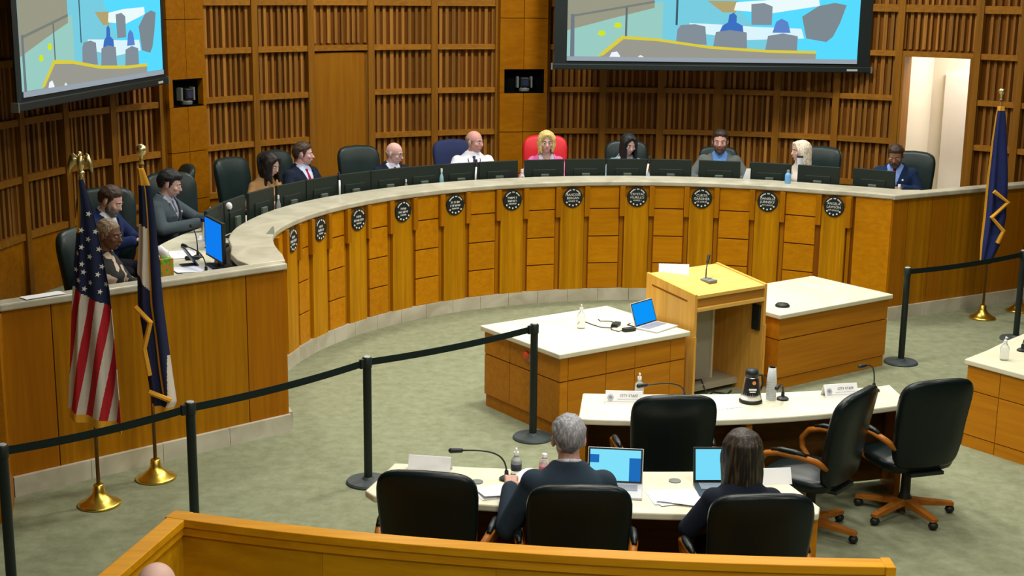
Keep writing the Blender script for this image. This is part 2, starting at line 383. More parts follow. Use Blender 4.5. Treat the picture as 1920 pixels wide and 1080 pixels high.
# two flat veneered piers with a camera niche each
for k, (a0, a1) in enumerate(COLS):
    mid = (a0+a1)/2
    for z0, z1 in ((PLAT, 1.20), (1.205, 1.77), (1.775, 2.30), (2.62, 3.3), (3.305, 4.15)):
        for h0, h1 in ((a0, mid), (mid, a1)):
            arcband(MB(), RW-0.16, RW, h0+0.03, h1-0.03, z0, z1-0.004, 2).build('pier_panel', M_WPANEL, wall)
    arcband(MB(), RW-0.16, RW, a0, a0+0.40, 2.30, 2.62, 2).build('pier_panel', M_WPANEL, wall)
    arcband(MB(), RW-0.16, RW, a1-0.55, a1, 2.30, 2.62, 2).build('pier_panel', M_WPANEL, wall)
    cpos = pol(RW-0.10, mid)
    t = thing('wall_camera', ['black camera in its wall niche behind the corner of the left projection screen', 'black camera in a dark niche on the pier beside the wide projection screen'][k], 'camera', (*cpos, 2.32), radians(mid-90), 'cameras in wall niches')
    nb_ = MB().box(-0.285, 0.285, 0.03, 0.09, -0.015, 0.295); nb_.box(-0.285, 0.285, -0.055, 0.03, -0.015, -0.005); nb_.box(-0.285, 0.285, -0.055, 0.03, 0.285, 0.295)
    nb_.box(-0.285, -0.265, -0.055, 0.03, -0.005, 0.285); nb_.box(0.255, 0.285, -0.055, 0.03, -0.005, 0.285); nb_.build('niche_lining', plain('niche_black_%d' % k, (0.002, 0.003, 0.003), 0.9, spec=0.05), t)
    MB().lathe([(0.0, 0), (0.07, 0), (0.075, 0.03), (0.05, 0.05), (0.05, 0.06)], 20).build('camera_base', M_GREYPL, t, loc=(0.02, -0.01, 0.004), auto=True)
    MB().box(-0.06, 0.06, -0.06, 0.05, 0.06, 0.19).build('camera_head', M_BLACK, t, loc=(0.02, -0.02, 0), bevel=0.015)
    lens = MB().lathe([(0.02, -0.03), (0.045, -0.03), (0.045, 0.0), (0.0, 0.0)], 20); o = lens.build('lens', plain('lens_glass_%d' % k, (0.02, 0.03, 0.07), 0.1, spec=0.8), t, auto=True)
    o.location = (0.02, -0.085, 0.12); o.rotation_euler = (pi/2, 0, 0)
    for xx in (-0.075, 0.115): MB().box(xx-0.012, xx+0.012, -0.05, 0.03, 0.05, 0.20).build('yoke_arm', M_GREYPL, t)
# flush door in the middle of the wall
dm = (DOOR[0]+DOOR[1])/2; dw = RW*radians(DOOR[1]-DOOR[0])/2
d1 = struct(MB().box(-dw+0.07, dw-0.05, -0.04, 0.02, PLAT, 2.86).build('door_1', wood('door_veneer', (0.27, 0.10, 0.006), (0.34, 0.14, 0.008), 'Z', 0.4, 0.02), loc=(*pol(RW-0.02, dm), 0), rz=radians(dm-90)))
MB().box(dw-0.05, dw-0.02, -0.07, 0.02, PLAT, 2.88).build('door_edge_strip', plain('strip_steel', (0.45, 0.33, 0.18), 0.4, metal=.6), d1)
# open doorway to a white lobby on the right
ax = (DWAY[0]+DWAY[1])/2; ux, uy = cos(radians(ax)), sin(radians(ax)); tx, ty = uy, -ux
def dwp(t, d): b = pol(RW, ax); return (b[0]+tx*t+ux*d, b[1]+ty*t+uy*d)
hw = RW*radians(DWAY[1]-DWAY[0])/2
struct(MB().prism([dwp(-2.0, 1.25), dwp(2.2, 1.25), dwp(2.2, 1.35), dwp(-2.0, 1.35)], 0, 3.4).build('wall_lobby', M_WHITEW))
struct(MB().prism([dwp(-hw-0.02, 0.18), dwp(-hw-0.12, 0.18), dwp(-hw-0.12, 1.25), dwp(-hw-0.02, 1.25)], 0, 3.4).build('wall_lobby_side', M_WHITEW))
struct(MB().prism([dwp(1.9, 0.18), dwp(2.0, 0.18), dwp(2.0, 1.25), dwp(1.9, 1.25)], 0, 3.4).build('wall_lobby_end', M_WHITEW))
struct(MB().prism([dwp(-2, 0.18), dwp(2.2, 0.18), dwp(2.2, 1.35), dwp(-2, 1.35)], 3.4, 3.5).build('ceiling_lobby', M_WHITEW))
struct(MB().prism([dwp(-2, 0.0), dwp(2.2, 0.0), dwp(2.2, 1.35), dwp(-2, 1.35)], 0, PLAT).build('floor_lobby', M_CARPET))
struct(MB().prism([dwp(-0.28, 1.20), dwp(0.75, 1.20), dwp(0.75, 1.25), dwp(-0.28, 1.25)], PLAT, 2.62).build('door_2', plain('lobby_door_paint', (0.80, 0.76, 0.68), 0.7, noise=0.02)))
ld = bpy.data.lights.new('lobby_lamp', 'AREA'); ld.shape = 'DISK'; ld.size = 0.9; ld.energy = 52; ld.color = (1, 0.95, 0.88)
lo = bpy.data.objects.new('lobby_lamp', ld); COL.objects.link(lo); lo.location = (*dwp(0.6, 0.7), 3.36)
for s_ in (-1, 1):
    MB().box(-0.03, 0.03, -0.09, 0.18, PLAT, 2.9).build('door_casing', M_MULL, wall, loc=(*pol(RW, ax+s_*(DWAY[1]-DWAY[0])/2), 0), rz=radians(ax-90))
# wood pier closing the left wing
pr = struct(MB().prism([(-3.50, 9.02), (-3.63, 9.44), (-5.2, 9.1), (-5.1, 8.3)], 0, 1.40).build('wall_left_pier', M_WPANEL))
MB().prism([(-3.485, 9.005), (-3.60, 9.10), (-5.1, 8.75), (-5.1, 8.27)], 0, 0.14).build('pier_base', M_WPANEL, pr)

# ------------------------------------------------------------------ dais
A_L, A_R = 199.0, 48.6
dais = thing('council_dais', 'long curved wooden council dais with pilasters and stacked panels', 'dais', (CX, CY, 0))
def rel(mb): mb.v = [(x-CX, y-CY, z) for x, y, z in mb.v]; return mb
rel(arcband(MB(), P(0.03), P(0.16), A_R, A_L, 0.14, 1.40, 1.2)).build('front_core', M_DCORE, dais)
pa = A_R
while pa < A_L-0.1:
    pb = min(pa+5.6, A_L); rel(arcband(MB(), P(-0.02), P(0.10), pa+0.03, pb-0.03, 0, 0.15, 1.0)).build('plinth_stone', M_PLINTH, dais); pa = pb
rel(arcband(MB(), P(0.5), P(1.12), 50, 197, 1.235, 1.275, 1.5)).build('desk_surface', M_TOP, dais)
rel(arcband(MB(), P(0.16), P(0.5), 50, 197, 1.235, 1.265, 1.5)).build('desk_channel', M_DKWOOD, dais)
BAYS = [179.6, 168.4, 158.8, 148.3, 137.7, 126.6, 115.3, 104.0, 92.4, 81.0, 69.5, 58.0]
PILM = MB().box(-0.145, 0.145, -0.012, 0.05, 0.15, 1.265).mesh('pilaster', M_DPIL)
PILU = MB().box(-0.145, 0.145, 0.012, 0.05, 1.265, 1.40).mesh('pilaster_head', M_DFIN)
FINM = MB().box(-0.030, 0.030, -0.045, 0.05, 1.04, 1.40).mesh('bracket', M_DFIN)
REVM = MB().box(-0.020, 0.020, 0.022, 0.05, 0.15, 1.04).mesh('reveal_strip', M_DFIN)
for b in BAYS:
    r_ = rf(b); bx, by = r_*cos(radians(b)), r_*sin(radians(b)); rz = radians(b-90); T = Vector((sin(radians(b)), -cos(radians(b)), 0))
    place(PILM, 'pilaster', dais, (bx, by, 0), rz); place(PILU, 'pilaster_head', dais, (bx, by, 0), rz)
    for s_ in (-1, 1):
        q = Vector((bx, by, 0))+T*(s_*0.178); place(FINM, 'bracket', dais, q, rz+0.02*-s_); place(REVM, 'reveal_strip', dais, q, rz)
PZ = [(0.152, 0.455), (0.468, 0.785), (0.798, 1.12), (1.133, 1.40)]
mids = [(BAYS[i]+BAYS[i+1])/2 for i in range(len(BAYS)-1)]
for i, m_ in enumerate(mids):
    half = (BAYS[i]-BAYS[i+1])/2-math.degrees(0.212/3.9)
    for z0, z1 in PZ:
        rel(arcband(MB(), P(0.005), P(0.04), m_-half, m_+half, z0, z1, 1.0)).build('panel', M_DPANEL, dais, bevel=0.004)
for z0, z1 in PZ:
    rel(arcband(MB(), P(0.005), P(0.04), 184, 192, z0, z1, 1.0)).build('panel', M_DPANEL, dais, bevel=0.004)
rel(arcband(MB(), P(0.0), P(0.04), A_R+0.1, 54.6, 0.152, 1.40, 1.0)).build('end_panel', M_DPANEL, dais)
# counter ledge: arcs plus the two wing tops
tipL = (-1.83, 11.10); endL = (-3.66, 9.50); tipR = pol(rf(A_R)-0.02, A_R); dR = (cos(radians(30)), sin(radians(30))); endR = (tipR[0]+dR[0]*2.62, tipR[1]+dR[1]*2.62)
led = MB()
pairs = [(pol(rf(a_)-0.03, a_), pol(rf(a_)+0.47-0.10*sstep((a_-150)/33), a_)) for a_ in [A_R+(183-A_R)*k/110 for k in range(111)]]
pairs = [(tipR, (tipR[0]+0.46, tipR[1]+0.44))]+pairs[1:]
pairs += [(pol(rf(187)-0.03, 187), (-2.47, 11.78)), (pol(rf(191)-0.03, 191), (-2.41, 11.45)), (pol(rf(194)-0.03, 194), (-2.30, 11.18)), ((-1.90, 11.20), (-2.16, 10.99))]
led.loft([[(p[0], p[1], 1.405), (q[0], q[1], 1.405), (q[0], q[1], 1.46), (p[0], p[1], 1.46)] for p, q in pairs])
ledge = tag(led.build('dais_ledge', M_STONE, bevel=0.012), 'cream stone ledge running along the top of the curved dais', 'countertop')
def strip(p, q, w0, z0, z1, off=0.0):
    d = Vector((q[0]-p[0], q[1]-p[1])).normalized(); nrm = Vector((-d.y, d.x)); p, q = Vector(p)+nrm*off, Vector(q)+nrm*off
    return [tuple(p), tuple(q), tuple(q+nrm*w0), tuple(p+nrm*w0)]
def wing(name, label, p, q, cuts, mats, wtop):
    """straight desk front from p to q; body lies on the left of p->q"""
    L_ = hypot(q[0]-p[0], q[1]-p[1]); t = thing(name, label, 'dais', (p[0], p[1], 0), atan2(q[1]-p[1], q[0]-p[0]))
    MB().box(0, L_, 0.03, 0.12, 0.0, 1.40).build('front_core', M_DCORE, t)
    for c0, c1, mt in zip(cuts[:-1], cuts[1:], mats):
        MB().box(c0*L_+0.004, c1*L_-0.004, 0.0, 0.035, 0.15, 1.40).build('panel', mt, t)
    for k in range(int(L_/0.6)+1):
        x0, x1 = k*0.6, min(L_, k*0.6+0.596)
        if x1 > x0: MB().box(x0, x1, -0.035, 0.03, 0, 0.15).build('plinth_stone', M_PLINTH, t)
    MB().box(-0.02, L_, -0.03, wtop, 1.403, 1.457).build('wing_top', M_STONE, t, bevel=0.012)
    return t
wl = wing('dais_wing', 'straight wooden end wing of the dais behind the two left flags', (-3.66, 9.50), (-1.88, 11.10), [0, 0.155, 0.84, 1.0], [M_WINGD, M_WING, M_WINGD], 0.13)
wr = wing('dais_wing', 'straight wooden end wing of the dais behind the single blue flag', (tipR[0]+0.02, tipR[1]), endR, [0, 0.09, 0.24, 0.34, 0.6, 1.0], [M_WINGD, M_WING, M_WINGD, M_WING, M_WINGD], 0.16)

# ------------------------------------------------------------------ projection screens
PIC = {  # flat picture shown on both screens: polygons in screen units (u to the right, v up, both in screen widths)
}
def pv(x, y): return ((x-1062)/546.0, (116-y)/546.0)
PICT = [
 (lin(120, 205, 225), [(1062, -190), (1608, -190), (1608, 108), (1062, 108)]),
 (lin(150, 200, 190), [(1062, 40), (1240, 5), (1240, 108), (1062, 108)]),
 (lin(85, 215, 250), [(1320, -60), (1608, -60), (1608, 108), (1500, 108), (1420, 60)]),
 (lin(150, 150, 130), [(1062, -190), (1224, -190), (1224, 17), (1150, 36), (1084, 54), (1062, 60)]),
 (lin(160, 160, 145), [(1062, -190), (1608, -190), (1608, -120), (1300, -110), (1224, -60), (1062, -60)]),
 (lin(150, 150, 120), [(1062, -110), (1400, -100), (1400, -70), (1062, -70)]),
 (lin(120, 125, 120), [(1068, 32), (1224, 4), (1224, 8), (1068, 36)]),
 (lin(110, 120, 130), [(1068, 30), (1075, 30), (1076, 108), (1068, 108)]),
 (lin(95, 110, 110), [(1170, 17), (1174, 17), (1174, 70), (1170, 70)]),
 (lin(60, 90, 100), [(1264, -20), (1268, -20), (1268, 48), (1264, 48)]),
 (lin(205, 225, 30), [(1119, 67), (1122, 60), (1131, 60), (1134, 67), (1126, 70)]),
 (lin(205, 225, 30), [(1149, 52), (1152, 45), (1161, 45), (1164, 52), (1156, 55)]),
 (lin(175, 160, 110), [(1322, 3), (1380, 3), (1376, 24), (1352, 24)]),
 (lin(230, 245, 245), [(1376, 5), (1440, 0), (1530, -2), (1532, 10), (1446, 24), (1372, 20)]),
 (lin(215, 240, 248), [(1290, 44), (1345, 46), (1420, 50), (1500, 52), (1506, 70), (1400, 74), (1290, 60)]),
 (lin(128, 140, 150), [(1274, 48), (1300, 46), (1320, 50), (1324, 84), (1266, 82), (1268, 56)]),
 (lin(60, 110, 190), [(1346, 62), (1352, 48), (1362, 42), (1364, 28), (1372, 24), (1378, 30), (1378, 42), (1390, 48), (1392, 62)]),
 (lin(128, 140, 150), [(1340, 60), (1366, 56), (1398, 60), (1400, 90), (1336, 88)]),
 (lin(128, 140, 150), [(1404, 8), (1428, 6), (1444, 12), (1444, 46), (1406, 46)]),
 (lin(90, 130, 200), [(1446, 60), (1452, 40), (1462, 34), (1474, 40), (1480, 60)]),
 (lin(128, 140, 150), [(1438, 66), (1466, 61), (1494, 66), (1494, 94), (1434, 93)]),
 (lin(122, 135, 142), [(1500, 30), (1530, 10), (1560, 4), (1582, 8), (1572, 40), (1560, 66), (1548, 76), (1510, 70)]),
 (lin(150, 150, 140), [(1126, 106), (1166, 74), (1230, 78), (1330, 91), (1440, 97), (1530, 98), (1530, 108), (1126, 108)]),
 (lin(215, 200, 60), [(1120, 106), (1164, 69), (1230, 73), (1330, 86), (1440, 92), (1530, 93), (1530, 98), (1440, 97), (1330, 91), (1230, 78), (1168, 75), (1130, 106)]),
 (lin(235, 240, 250), [(1142, 108), (1146, 100), (1156, 98), (1162, 106), (1162, 108)]),
 (lin(225, 232, 240), [(1196, 107), (1200, 104), (1206, 107), (1206, 108), (1196, 108)]),
 (lin(150, 160, 170), [(1062, 108), (1608, 108), (1608, 116), (1062, 116)]),
]
def clip(poly):
    out = []
    for i in range(len(poly)):
        out.append((min(max(poly[i][0], 0), 1), min(max(poly[i][1], 0), 0.56)))
    return out
def screen(label, p, q, z, wpx, margin):
    """p, q: left and right lower outer corners in plan"""
    d = Vector((q[0]-p[0], q[1]-p[1])); L_ = d.length; t = thing('projection_screen', label, 'screen', (p[0], p[1], z), atan2(d.y, d.x))
    mg = margin; pw = L_-2*mg; ph = pw*0.56
    MB().box(0, L_, 0.0, 0.02, 0.07, ph+0.5).build('black_border', plain('screen_border', (0.004, 0.010, 0.010), 0.7), t)
    MB().box(-0.03, L_+0.03, -0.02, 0.04, 0, 0.075).build('weight_bar', plain('screen_bar', (0.008, 0.016, 0.016), 0.5), t, bevel=0.01)
    for xx in (-0.035, L_+0.015): MB().box(xx, xx+0.02, -0.025, 0.045, -0.005, 0.08).build('bar_end_cap', M_GREYPL, t)
    MB().box(L_-0.30, L_-0.16, -0.024, -0.02, 0.02, 0.045).build('maker_badge', M_LTGREY, t)
    mb = MB(); mats = []
    for k, (c, poly) in enumerate(PICT):
        poly = clip([pv(*pt) for pt in poly]); e = emit('picture_tone', c, 1.05 if k else 1.0); mats.append(e)
        y_ = -0.002-0.0004*k
        mb.add([(mg+u*pw, y_, 0.115+v*pw) for u, v in poly], [tuple(range(len(poly)))], k)
    mb.build('projected_picture', mats, t)
    return t
screen('wide projection screen hanging above the right half of the dais', (0.515, 18.25), (4.69, 18.28), 2.655, 546, 0.17)
screen('projection screen hanging at an angle at the top left corner', (-4.31, 11.90), (-3.92, 15.50), 2.60, 263, 0.10)

# ------------------------------------------------------------------ name plaques on the dais
PLM = MB().lathe([(0.0, 0), (0.118, 0), (0.122, 0.006), (0.118, 0.014), (0.0, 0.014)], 32).mesh('plaque_disc', M_PLQ)
DOTM = MB().lathe([(0.0, 0), (0.010, 0), (0.010, 0.003), (0.0, 0.003)], 10).mesh('star_dot', M_TEXT)
NAMES = {7: ('FRANCOISE', 'BERGAN', 'WARD VI'), 8: ('CRYSTAL', 'MURILLO', 'WARD I'), 9: ('CURTIS', 'GARDNER', 'AT-LARGE'),
         10: ('DANIELLE', 'JURINSKY', 'AT-LARGE'), 11: ('ANGELA', 'LAWSON', 'AT-LARGE')}
ORD = ['', 'edge-on at the left bend', 'second', 'third', 'fourth', 'fifth', 'sixth', 'seventh', 'eighth', 'ninth', 'tenth', 'eleventh and rightmost']
for i, b in enumerate(BAYS):
    if i == 0: continue
    r_ = rf(b)-0.016; bx, by = pol(r_, b)
    t = thing('name_plaque', 'round black name plaque with white dots on the dais, '+ORD[i]+('' if i == 1 else ' from the left'), 'plaque', (bx, by, 1.27), radians(b-90), 'name plaques on the dais')
    o = place(PLM, 'plaque_disc', t); o.rotation_euler = (pi/2, 0, 0)
    for k in range(5):
        an = radians(-90+(k-2)*27); o = place(DOTM, 'star_dot', t, (0.094*cos(an), -0.0145, 0.094*sin(an))); o.rotation_euler = (pi/2, 0, 0)
    mb = MB()
    for k in range(13):                                     # arched small lettering along the upper rim
        an = radians(90+(k-6)*9.5)
        if k in (4, 7): continue
        M = Matrix.Translation((0.096*cos(an), -0.0155, 0.096*sin(an))) @ Matrix.Rotation(-(an-pi/2), 4, 'Y')
        mb.box(-0.0055, 0.0055, 0, 0.002, -0.007, 0.007, M=M)
    mb.build('arched_lettering', M_TEXT, t)
    if i in NAMES:
        for ln, (tx_, sz, zz) in enumerate(zip(NAMES[i], (0.040, 0.040, 0.028), (0.034, -0.006, -0.042))):
            o = place(text_mesh('lettering', tx_, sz, M_TEXT), 'lettering', t, (0, -0.0155, zz)); o.rotation_euler = (pi/2, 0, 0)
            wx = max(v.co.x for v in o.data.vertices)*2
            if wx > 0.185: o.scale = (0.185/wx, 1, 1)
    else:
        rnd = random.Random(i)
        for ln, (cnt, sz, zz) in enumerate(((rnd.randint(4, 6), 0.026, 0.030), (rnd.randint(6, 8), 0.026, -0.008), (rnd.randint(6, 7), 0.018, -0.042))):
            mb = MB(); st = sz*0.80; x0 = -cnt*st/2
            for c_ in range(cnt):
                xa = x0+c_*st; mb.box(xa, xa+0.005, -0.0165, -0.0145, zz-sz/2, zz+sz/2); mb.box(xa, xa+st*0.72, -0.0165, -0.0145, zz+(rnd.random()-.5)*sz*.7-0.003, zz+sz*.1+0.003)
            mb.build('lettering', M_TEXT, t)

# ------------------------------------------------------------------ desks in the well
def desk(name, label, p, rz, W, D, fx, fy, rows=((0.115, 0.485), (0.495, 0.695)), pad=0.03):
    t = thing(name, label, 'table', (p[0], p[1], 0), rz)
    MB().box(pad+0.02, W-pad-0.02, pad+0.02, D-pad-0.02, 0, 0.70).build('carcass', M_DCORE, t)
    MB().box(pad+.012, W-pad-.012, pad+.012, D-pad-.012, 0, 0.105).build('base', M_TPANEL, t)
    for c0, c1 in zip(fx[:-1], fx[1:]):
        for z0, z1 in rows:
            MB().box(c0*W+0.003, c1*W-0.003, pad, pad+0.025, z0, z1).build('panel', M_TPANEL, t) if 0 else MB().box(max(c0*W, pad)+0.003, min(c1*W, W-pad)-0.003, pad, pad+0.022, z0, z1).build('panel', M_TPANEL, t)
            MB().box(max(c0*W, pad)+0.003, min(c1*W, W-pad)-0.003, D-pad-0.022, D-pad, z0, z1).build('panel', M_TPANEL, t)
    for c0, c1 in zip(fy[:-1], fy[1:]):
        for z0, z1 in rows:
            for xa in (pad, W-pad-0.022):
                MB().box(xa, xa+0.022, max(c0*D, pad)+0.003, min(c1*D, D-pad)-0.003, z0, z1).build('panel', M_TPANEL, t)
    MB().box(0, W, 0, D, 0.70, 0.745).build('table_top', M_TOP, t, bevel=0.008)
    return t
tl = desk('presentation_table', 'square cream-topped wooden table left of the lectern, laptop on it', (0.40, 10.92), radians(35.3), 1.46, 1.18, (0, 0.08, 0.36, 0.58, 0.86, 1), (0, 0.32, 0.64, 1))
tr = desk('presentation_table', 'cream-topped wooden table right of the lectern, beside a stanchion', (2.51, 12.42), radians(36.0), 1.63, 1.07, (0, 1.0), (0, 1.0))
MB().lathe([(0.0, 0), (0.035, 0), (0.035, 0.012), (0.02, 0.016), (0.0, 0.016)], 16).build('red_outlet', plain('outlet_red', (0.8, 0.08, 0.03), 0.5), tl, loc=(0.028, 0.50, 0.62)).rotation_euler = (0, -pi/2, 0)
tg = MB().box(0, 0.012, 0, 0.10, 0, 0.075).build('wall_outlet_plate', plain('outlet_plate', (0.35, 0.20, 0.10), 0.6), tl, loc=(0.022, 0.40, 0.57))

# lectern
lec = thing('lectern', 'light oak lectern with sloping top and open back', 'lectern', (1.625, 11.80, 0), radians(35.5))
LW, LD = 0.90, 0.66
def side(x0, x1): return MB().loft([[(x0, 0, 0), (x1, 0, 0), (x1, 0, 1.065), (x0, 0, 1.065)], [(x0, LD, 0), (x1, LD, 0), (x1, LD, 1.155), (x0, LD, 1.155)]])
sl_ = side(0, 0.03).build('side_panel', M_LECT, lec); side(LW-0.03, LW).build('side_panel', M_LECT, lec)
MB().loft([[(-0.002, 0.10, 0.985), (0.0015, 0.10, 0.985), (0.0015, 0.10, 1.0), (-0.002, 0.10, 1.0)], [(-0.002, 0.58, 1.045), (0.0015, 0.58, 1.045), (0.0015, 0.58, 1.06), (-0.002, 0.58, 1.06)]]).build('groove', M_DCORE, sl_)
MB().loft([[(0.03, 0.0, 1.025), (LW-0.03, 0.0, 1.025), (LW-0.03, 0.0, 1.055), (0.03, 0.0, 1.055)], [(0.03, LD, 1.115), (LW-0.03, LD, 1.115), (LW-0.03, LD, 1.145), (0.03, LD, 1.145)]]).build('sloping_top', M_LECTT, lec)
MB().box(0.03, LW-0.03, 0.012, 0.035, 0.94, 1.025).build('apron', wood('lectern_apron', (0.34, 0.15, 0.02), (0.44, 0.21, 0.03), 'X', 0.4, 0.02), lec)
MB().box(0.03, LW-0.03, -0.008, 0.10, 0.905, 0.94).build('shelf_lip', M_LECTT, lec, bevel=0.004)
MB().box(0.03, LW-0.03, LD-0.03, LD, 0.10, 1.11).build('front_panel', M_LECT, lec)
for x0, x1, z0, z1 in ((0.03, 0.34, 0.50, 0.90), (0.03, 0.34, 0.10, 0.49)):
    MB().box(x0, x1, LD-0.045, LD-0.031, z0, z1).build('inner_panel', plain('lectern_inner_board', (0.33, 0.20, 0.05), 0.6), lec)
MB().box(0.46, 0.66, LD-0.20, LD-0.031, 0.10, 0.90).build('equipment_box', plain('equipment_box_grey', (0.42, 0.40, 0.32), 0.6), lec)
MB().box(0.645, 0.665, LD-0.23, LD-0.20, 0.10, 0.90).build('equipment_edge', plain('equipment_edge_pale', (0.70, 0.64, 0.46), 0.5), lec)
for y0 in (0.30,): MB().box(0.03, LW-0.03, y0, LD-0.035, 0.045, 0.10).build('floor_board', plain('lectern_floor_pale', (0.42, 0.38, 0.27), 0.7), lec)
MB().box(LW-0.06, LW-0.035, 0.03, 0.12, 0.62, 0.86).build('switch_box', M_BLACK, lec)
for x in (0.012, LW-0.012):
    MB().box(x-0.012, x+0.012, -0.012, 0.0, 0.0, 0.68).build('front_stile', M_LECT, lec)
cb = MB(); cb.tube([(0.06, 0.62, 0.55), (0.10, 0.55, 0.30), (0.20, 0.48, 0.12), (0.34, 0.42, 0.115), (0.45, 0.35, 0.13), (0.40, 0.2, 0.012), (0.55, 0.12, 0.012)], 0.008, 6); cb.build('cable', M_BLACK, lec, smooth=True)
cb = MB(); cb.tube([(0.30, 0.28, 0.012), (0.42, 0.20, 0.02), (0.50, 0.24, 0.03), (0.60, 0.15, 0.015), (0.72, 0.22, 0.012)], 0.008, 6); cb.build('cable', M_BLACK, lec, smooth=True)

# staff desks (curved fronts)
def bez(pts, n=14):
    out = []
    for k in range(n+1):
        t = k/n; p0, p1, p2 = [Vector(p) for p in pts]; out.append(tuple((1-t)**2*p0+2*t*(1-t)*p1+t*t*p2))
    return out
def staff_desk(label, near, far, legs, z=0.745):
    c = (sum(p[0] for p in near+far)/(len(near)+len(far)), sum(p[1] for p in near+far)/(len(near)+len(far)))
    t = thing('staff_table', label, 'table', (c[0], c[1], 0))
    sh = lambda L_: [(x-c[0], y-c[1]) for x, y in L_]
    MB().prism(sh(near)+sh(far[::-1]), z-0.045, z).build('table_top', M_TOP, t, bevel=0.01)
    # modesty board under the far edge
    A_ = sh(far); 
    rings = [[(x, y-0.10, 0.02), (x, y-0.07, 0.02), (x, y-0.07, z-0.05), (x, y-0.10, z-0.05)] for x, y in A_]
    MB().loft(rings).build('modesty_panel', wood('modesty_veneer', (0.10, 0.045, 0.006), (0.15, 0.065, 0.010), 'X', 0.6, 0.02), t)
    for k in legs:
        (x0, y0), (x1, y1) = sh([near[k], far[k]]); d = Vector((x1-x0, y1-y0)).normalized(); nn = Vector((-d.y, d.x))*0.022
        ins = 0.03*(1 if k == 0 else (-1 if k == len(near)-1 else 0)); x0 += ins; x1 += ins
        q = [Vector((x0, y0))+d*0.05-nn, Vector((x1, y1))-d*0.05-nn, Vector((x1, y1))-d*0.05+nn, Vector((x0, y0))+d*0.05+nn]
        MB().prism([tuple(v) for v in q], 0.0, z-0.045).build('end_panel', M_TPANEL, t)
    return t
near1 = [(-0.87, 7.76), (-0.81, 7.67)]+bez([(-0.70, 7.655), (0.55, 7.39), (1.70, 7.455)])+[(1.80, 7.475), (1.83, 7.58)]
far1 = [(-0.80, 8.0), (-0.735, 8.25)]+bez([(-0.62, 8.24), (0.5, 8.08), (1.55, 8.20)])+[(1.64, 8.22), (1.70, 8.05)]
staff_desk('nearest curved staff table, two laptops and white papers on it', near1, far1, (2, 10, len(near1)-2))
near2 = [(0.48, 9.21)]+bez([(0.55, 9.20), (1.7, 9.10), (2.85, 9.62)])+[(2.95, 9.68)]
far2 = [(0.54, 9.83)]+bez([(0.6, 9.83), (1.8, 9.78), (2.85, 10.12)])+[(2.93, 10.16)]
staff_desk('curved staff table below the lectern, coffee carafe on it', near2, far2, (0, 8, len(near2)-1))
t3 = thing('side_table', 'cream-topped panelled table cut off by the right edge', 'table', (3.76, 10.94, 0))
P3 = [(3.76, 10.94), (4.30, 10.19), (5.25, 11.0), (5.45, 12.2), (4.62, 11.88), (4.33, 11.57), (4.05, 11.24)]
MB().prism([(x-3.76, y-10.94) for x, y in P3], 0.70, 0.745).build('table_top', M_TOP, t3, bevel=0.008)
P3b = [(3.80, 10.935), (4.31, 10.23), (5.22, 11.03), (5.40, 12.1), (4.62, 11.82), (4.10, 11.24)]
MB().prism([(x-3.76, y-10.94) for x, y in P3b], 0.0, 0.70).build('carcass', M_DCORE, t3)
e0, e1 = Vector((3.80-3.76, -0.005)), Vector((4.31-3.76, 10.23-10.94)); dd_ = (e1-e0).normalized(); LL = (e1-e0).length; an3 = atan2(dd_.y, dd_.x)
for c0, c1 in ((0, 0.31), (0.316, 0.62), (0.626, LL)):
    for z0, z1 in ((0.0, 0.10), (0.108, 0.485), (0.493, 0.695)):
        MB().box(c0, c1, -0.012, 0.01, z0, z1).build('panel', M_TPANEL, t3, loc=(e0.x, e0.y, 0), rz=an3)

# ------------------------------------------------------------------ office chairs
def chair_back():
    mb = MB(); rings = []; n = 36
    def outline(k, s):
        t = 2*pi*k/n; e = 2/5.6; cx = math.copysign(abs(cos(t))**e, cos(t)); sz = math.copysign(abs(sin(t))**e, sin(t))
        z = 0.77+s*0.335*sz; hw = 0.268*(1-0.13*(1.10-z)/0.66); x = s*hw*cx
        if sz > 0: z += 0.028*s*(1-(x/0.27)**2)
        return x, z
    def y_of(x, z): return 0.215+0.145*(z-0.45)+0.05*max(0, (z-0.8))-0.55*x*x
    layers = [(0.0, -0.052), (0.5, -0.055), (0.90, -0.05), (0.985, -0.028), (1.0, 0), (0.985, 0.02), (0.92, 0.034), (0.5, 0.036), (0.0, 0.036)]
    for s, dy in layers:
        s = max(s, 0.02); rings.append([(outline(k, s)[0], y_of(*outline(k, s))+dy, outline(k, s)[1]) for k in range(n)])
    mb.loft(rings); return mb
def cushion(hx, hy, z0, z1, yc=0, e=4.0, crown=0.015):
    mb = MB(); rings = []; n = 32
    for s, z in ((0.02, z0), (0.85, z0), (0.96, z0+0.02), (1.0, (z0+z1)/2), (0.97, z1-0.02), (0.85, z1-0.004), (0.5, z1+crown), (0.02, z1+crown)):
        r = []
        for k in range(n):
            t = 2*pi*k/n; q = 2/e; r.append((s*hx*math.copysign(abs(cos(t))**q, cos(t)), yc+s*hy*math.copysign(abs(sin(t))**q, sin(t)), z))
        rings.append(r)
    mb.loft(rings); return mb
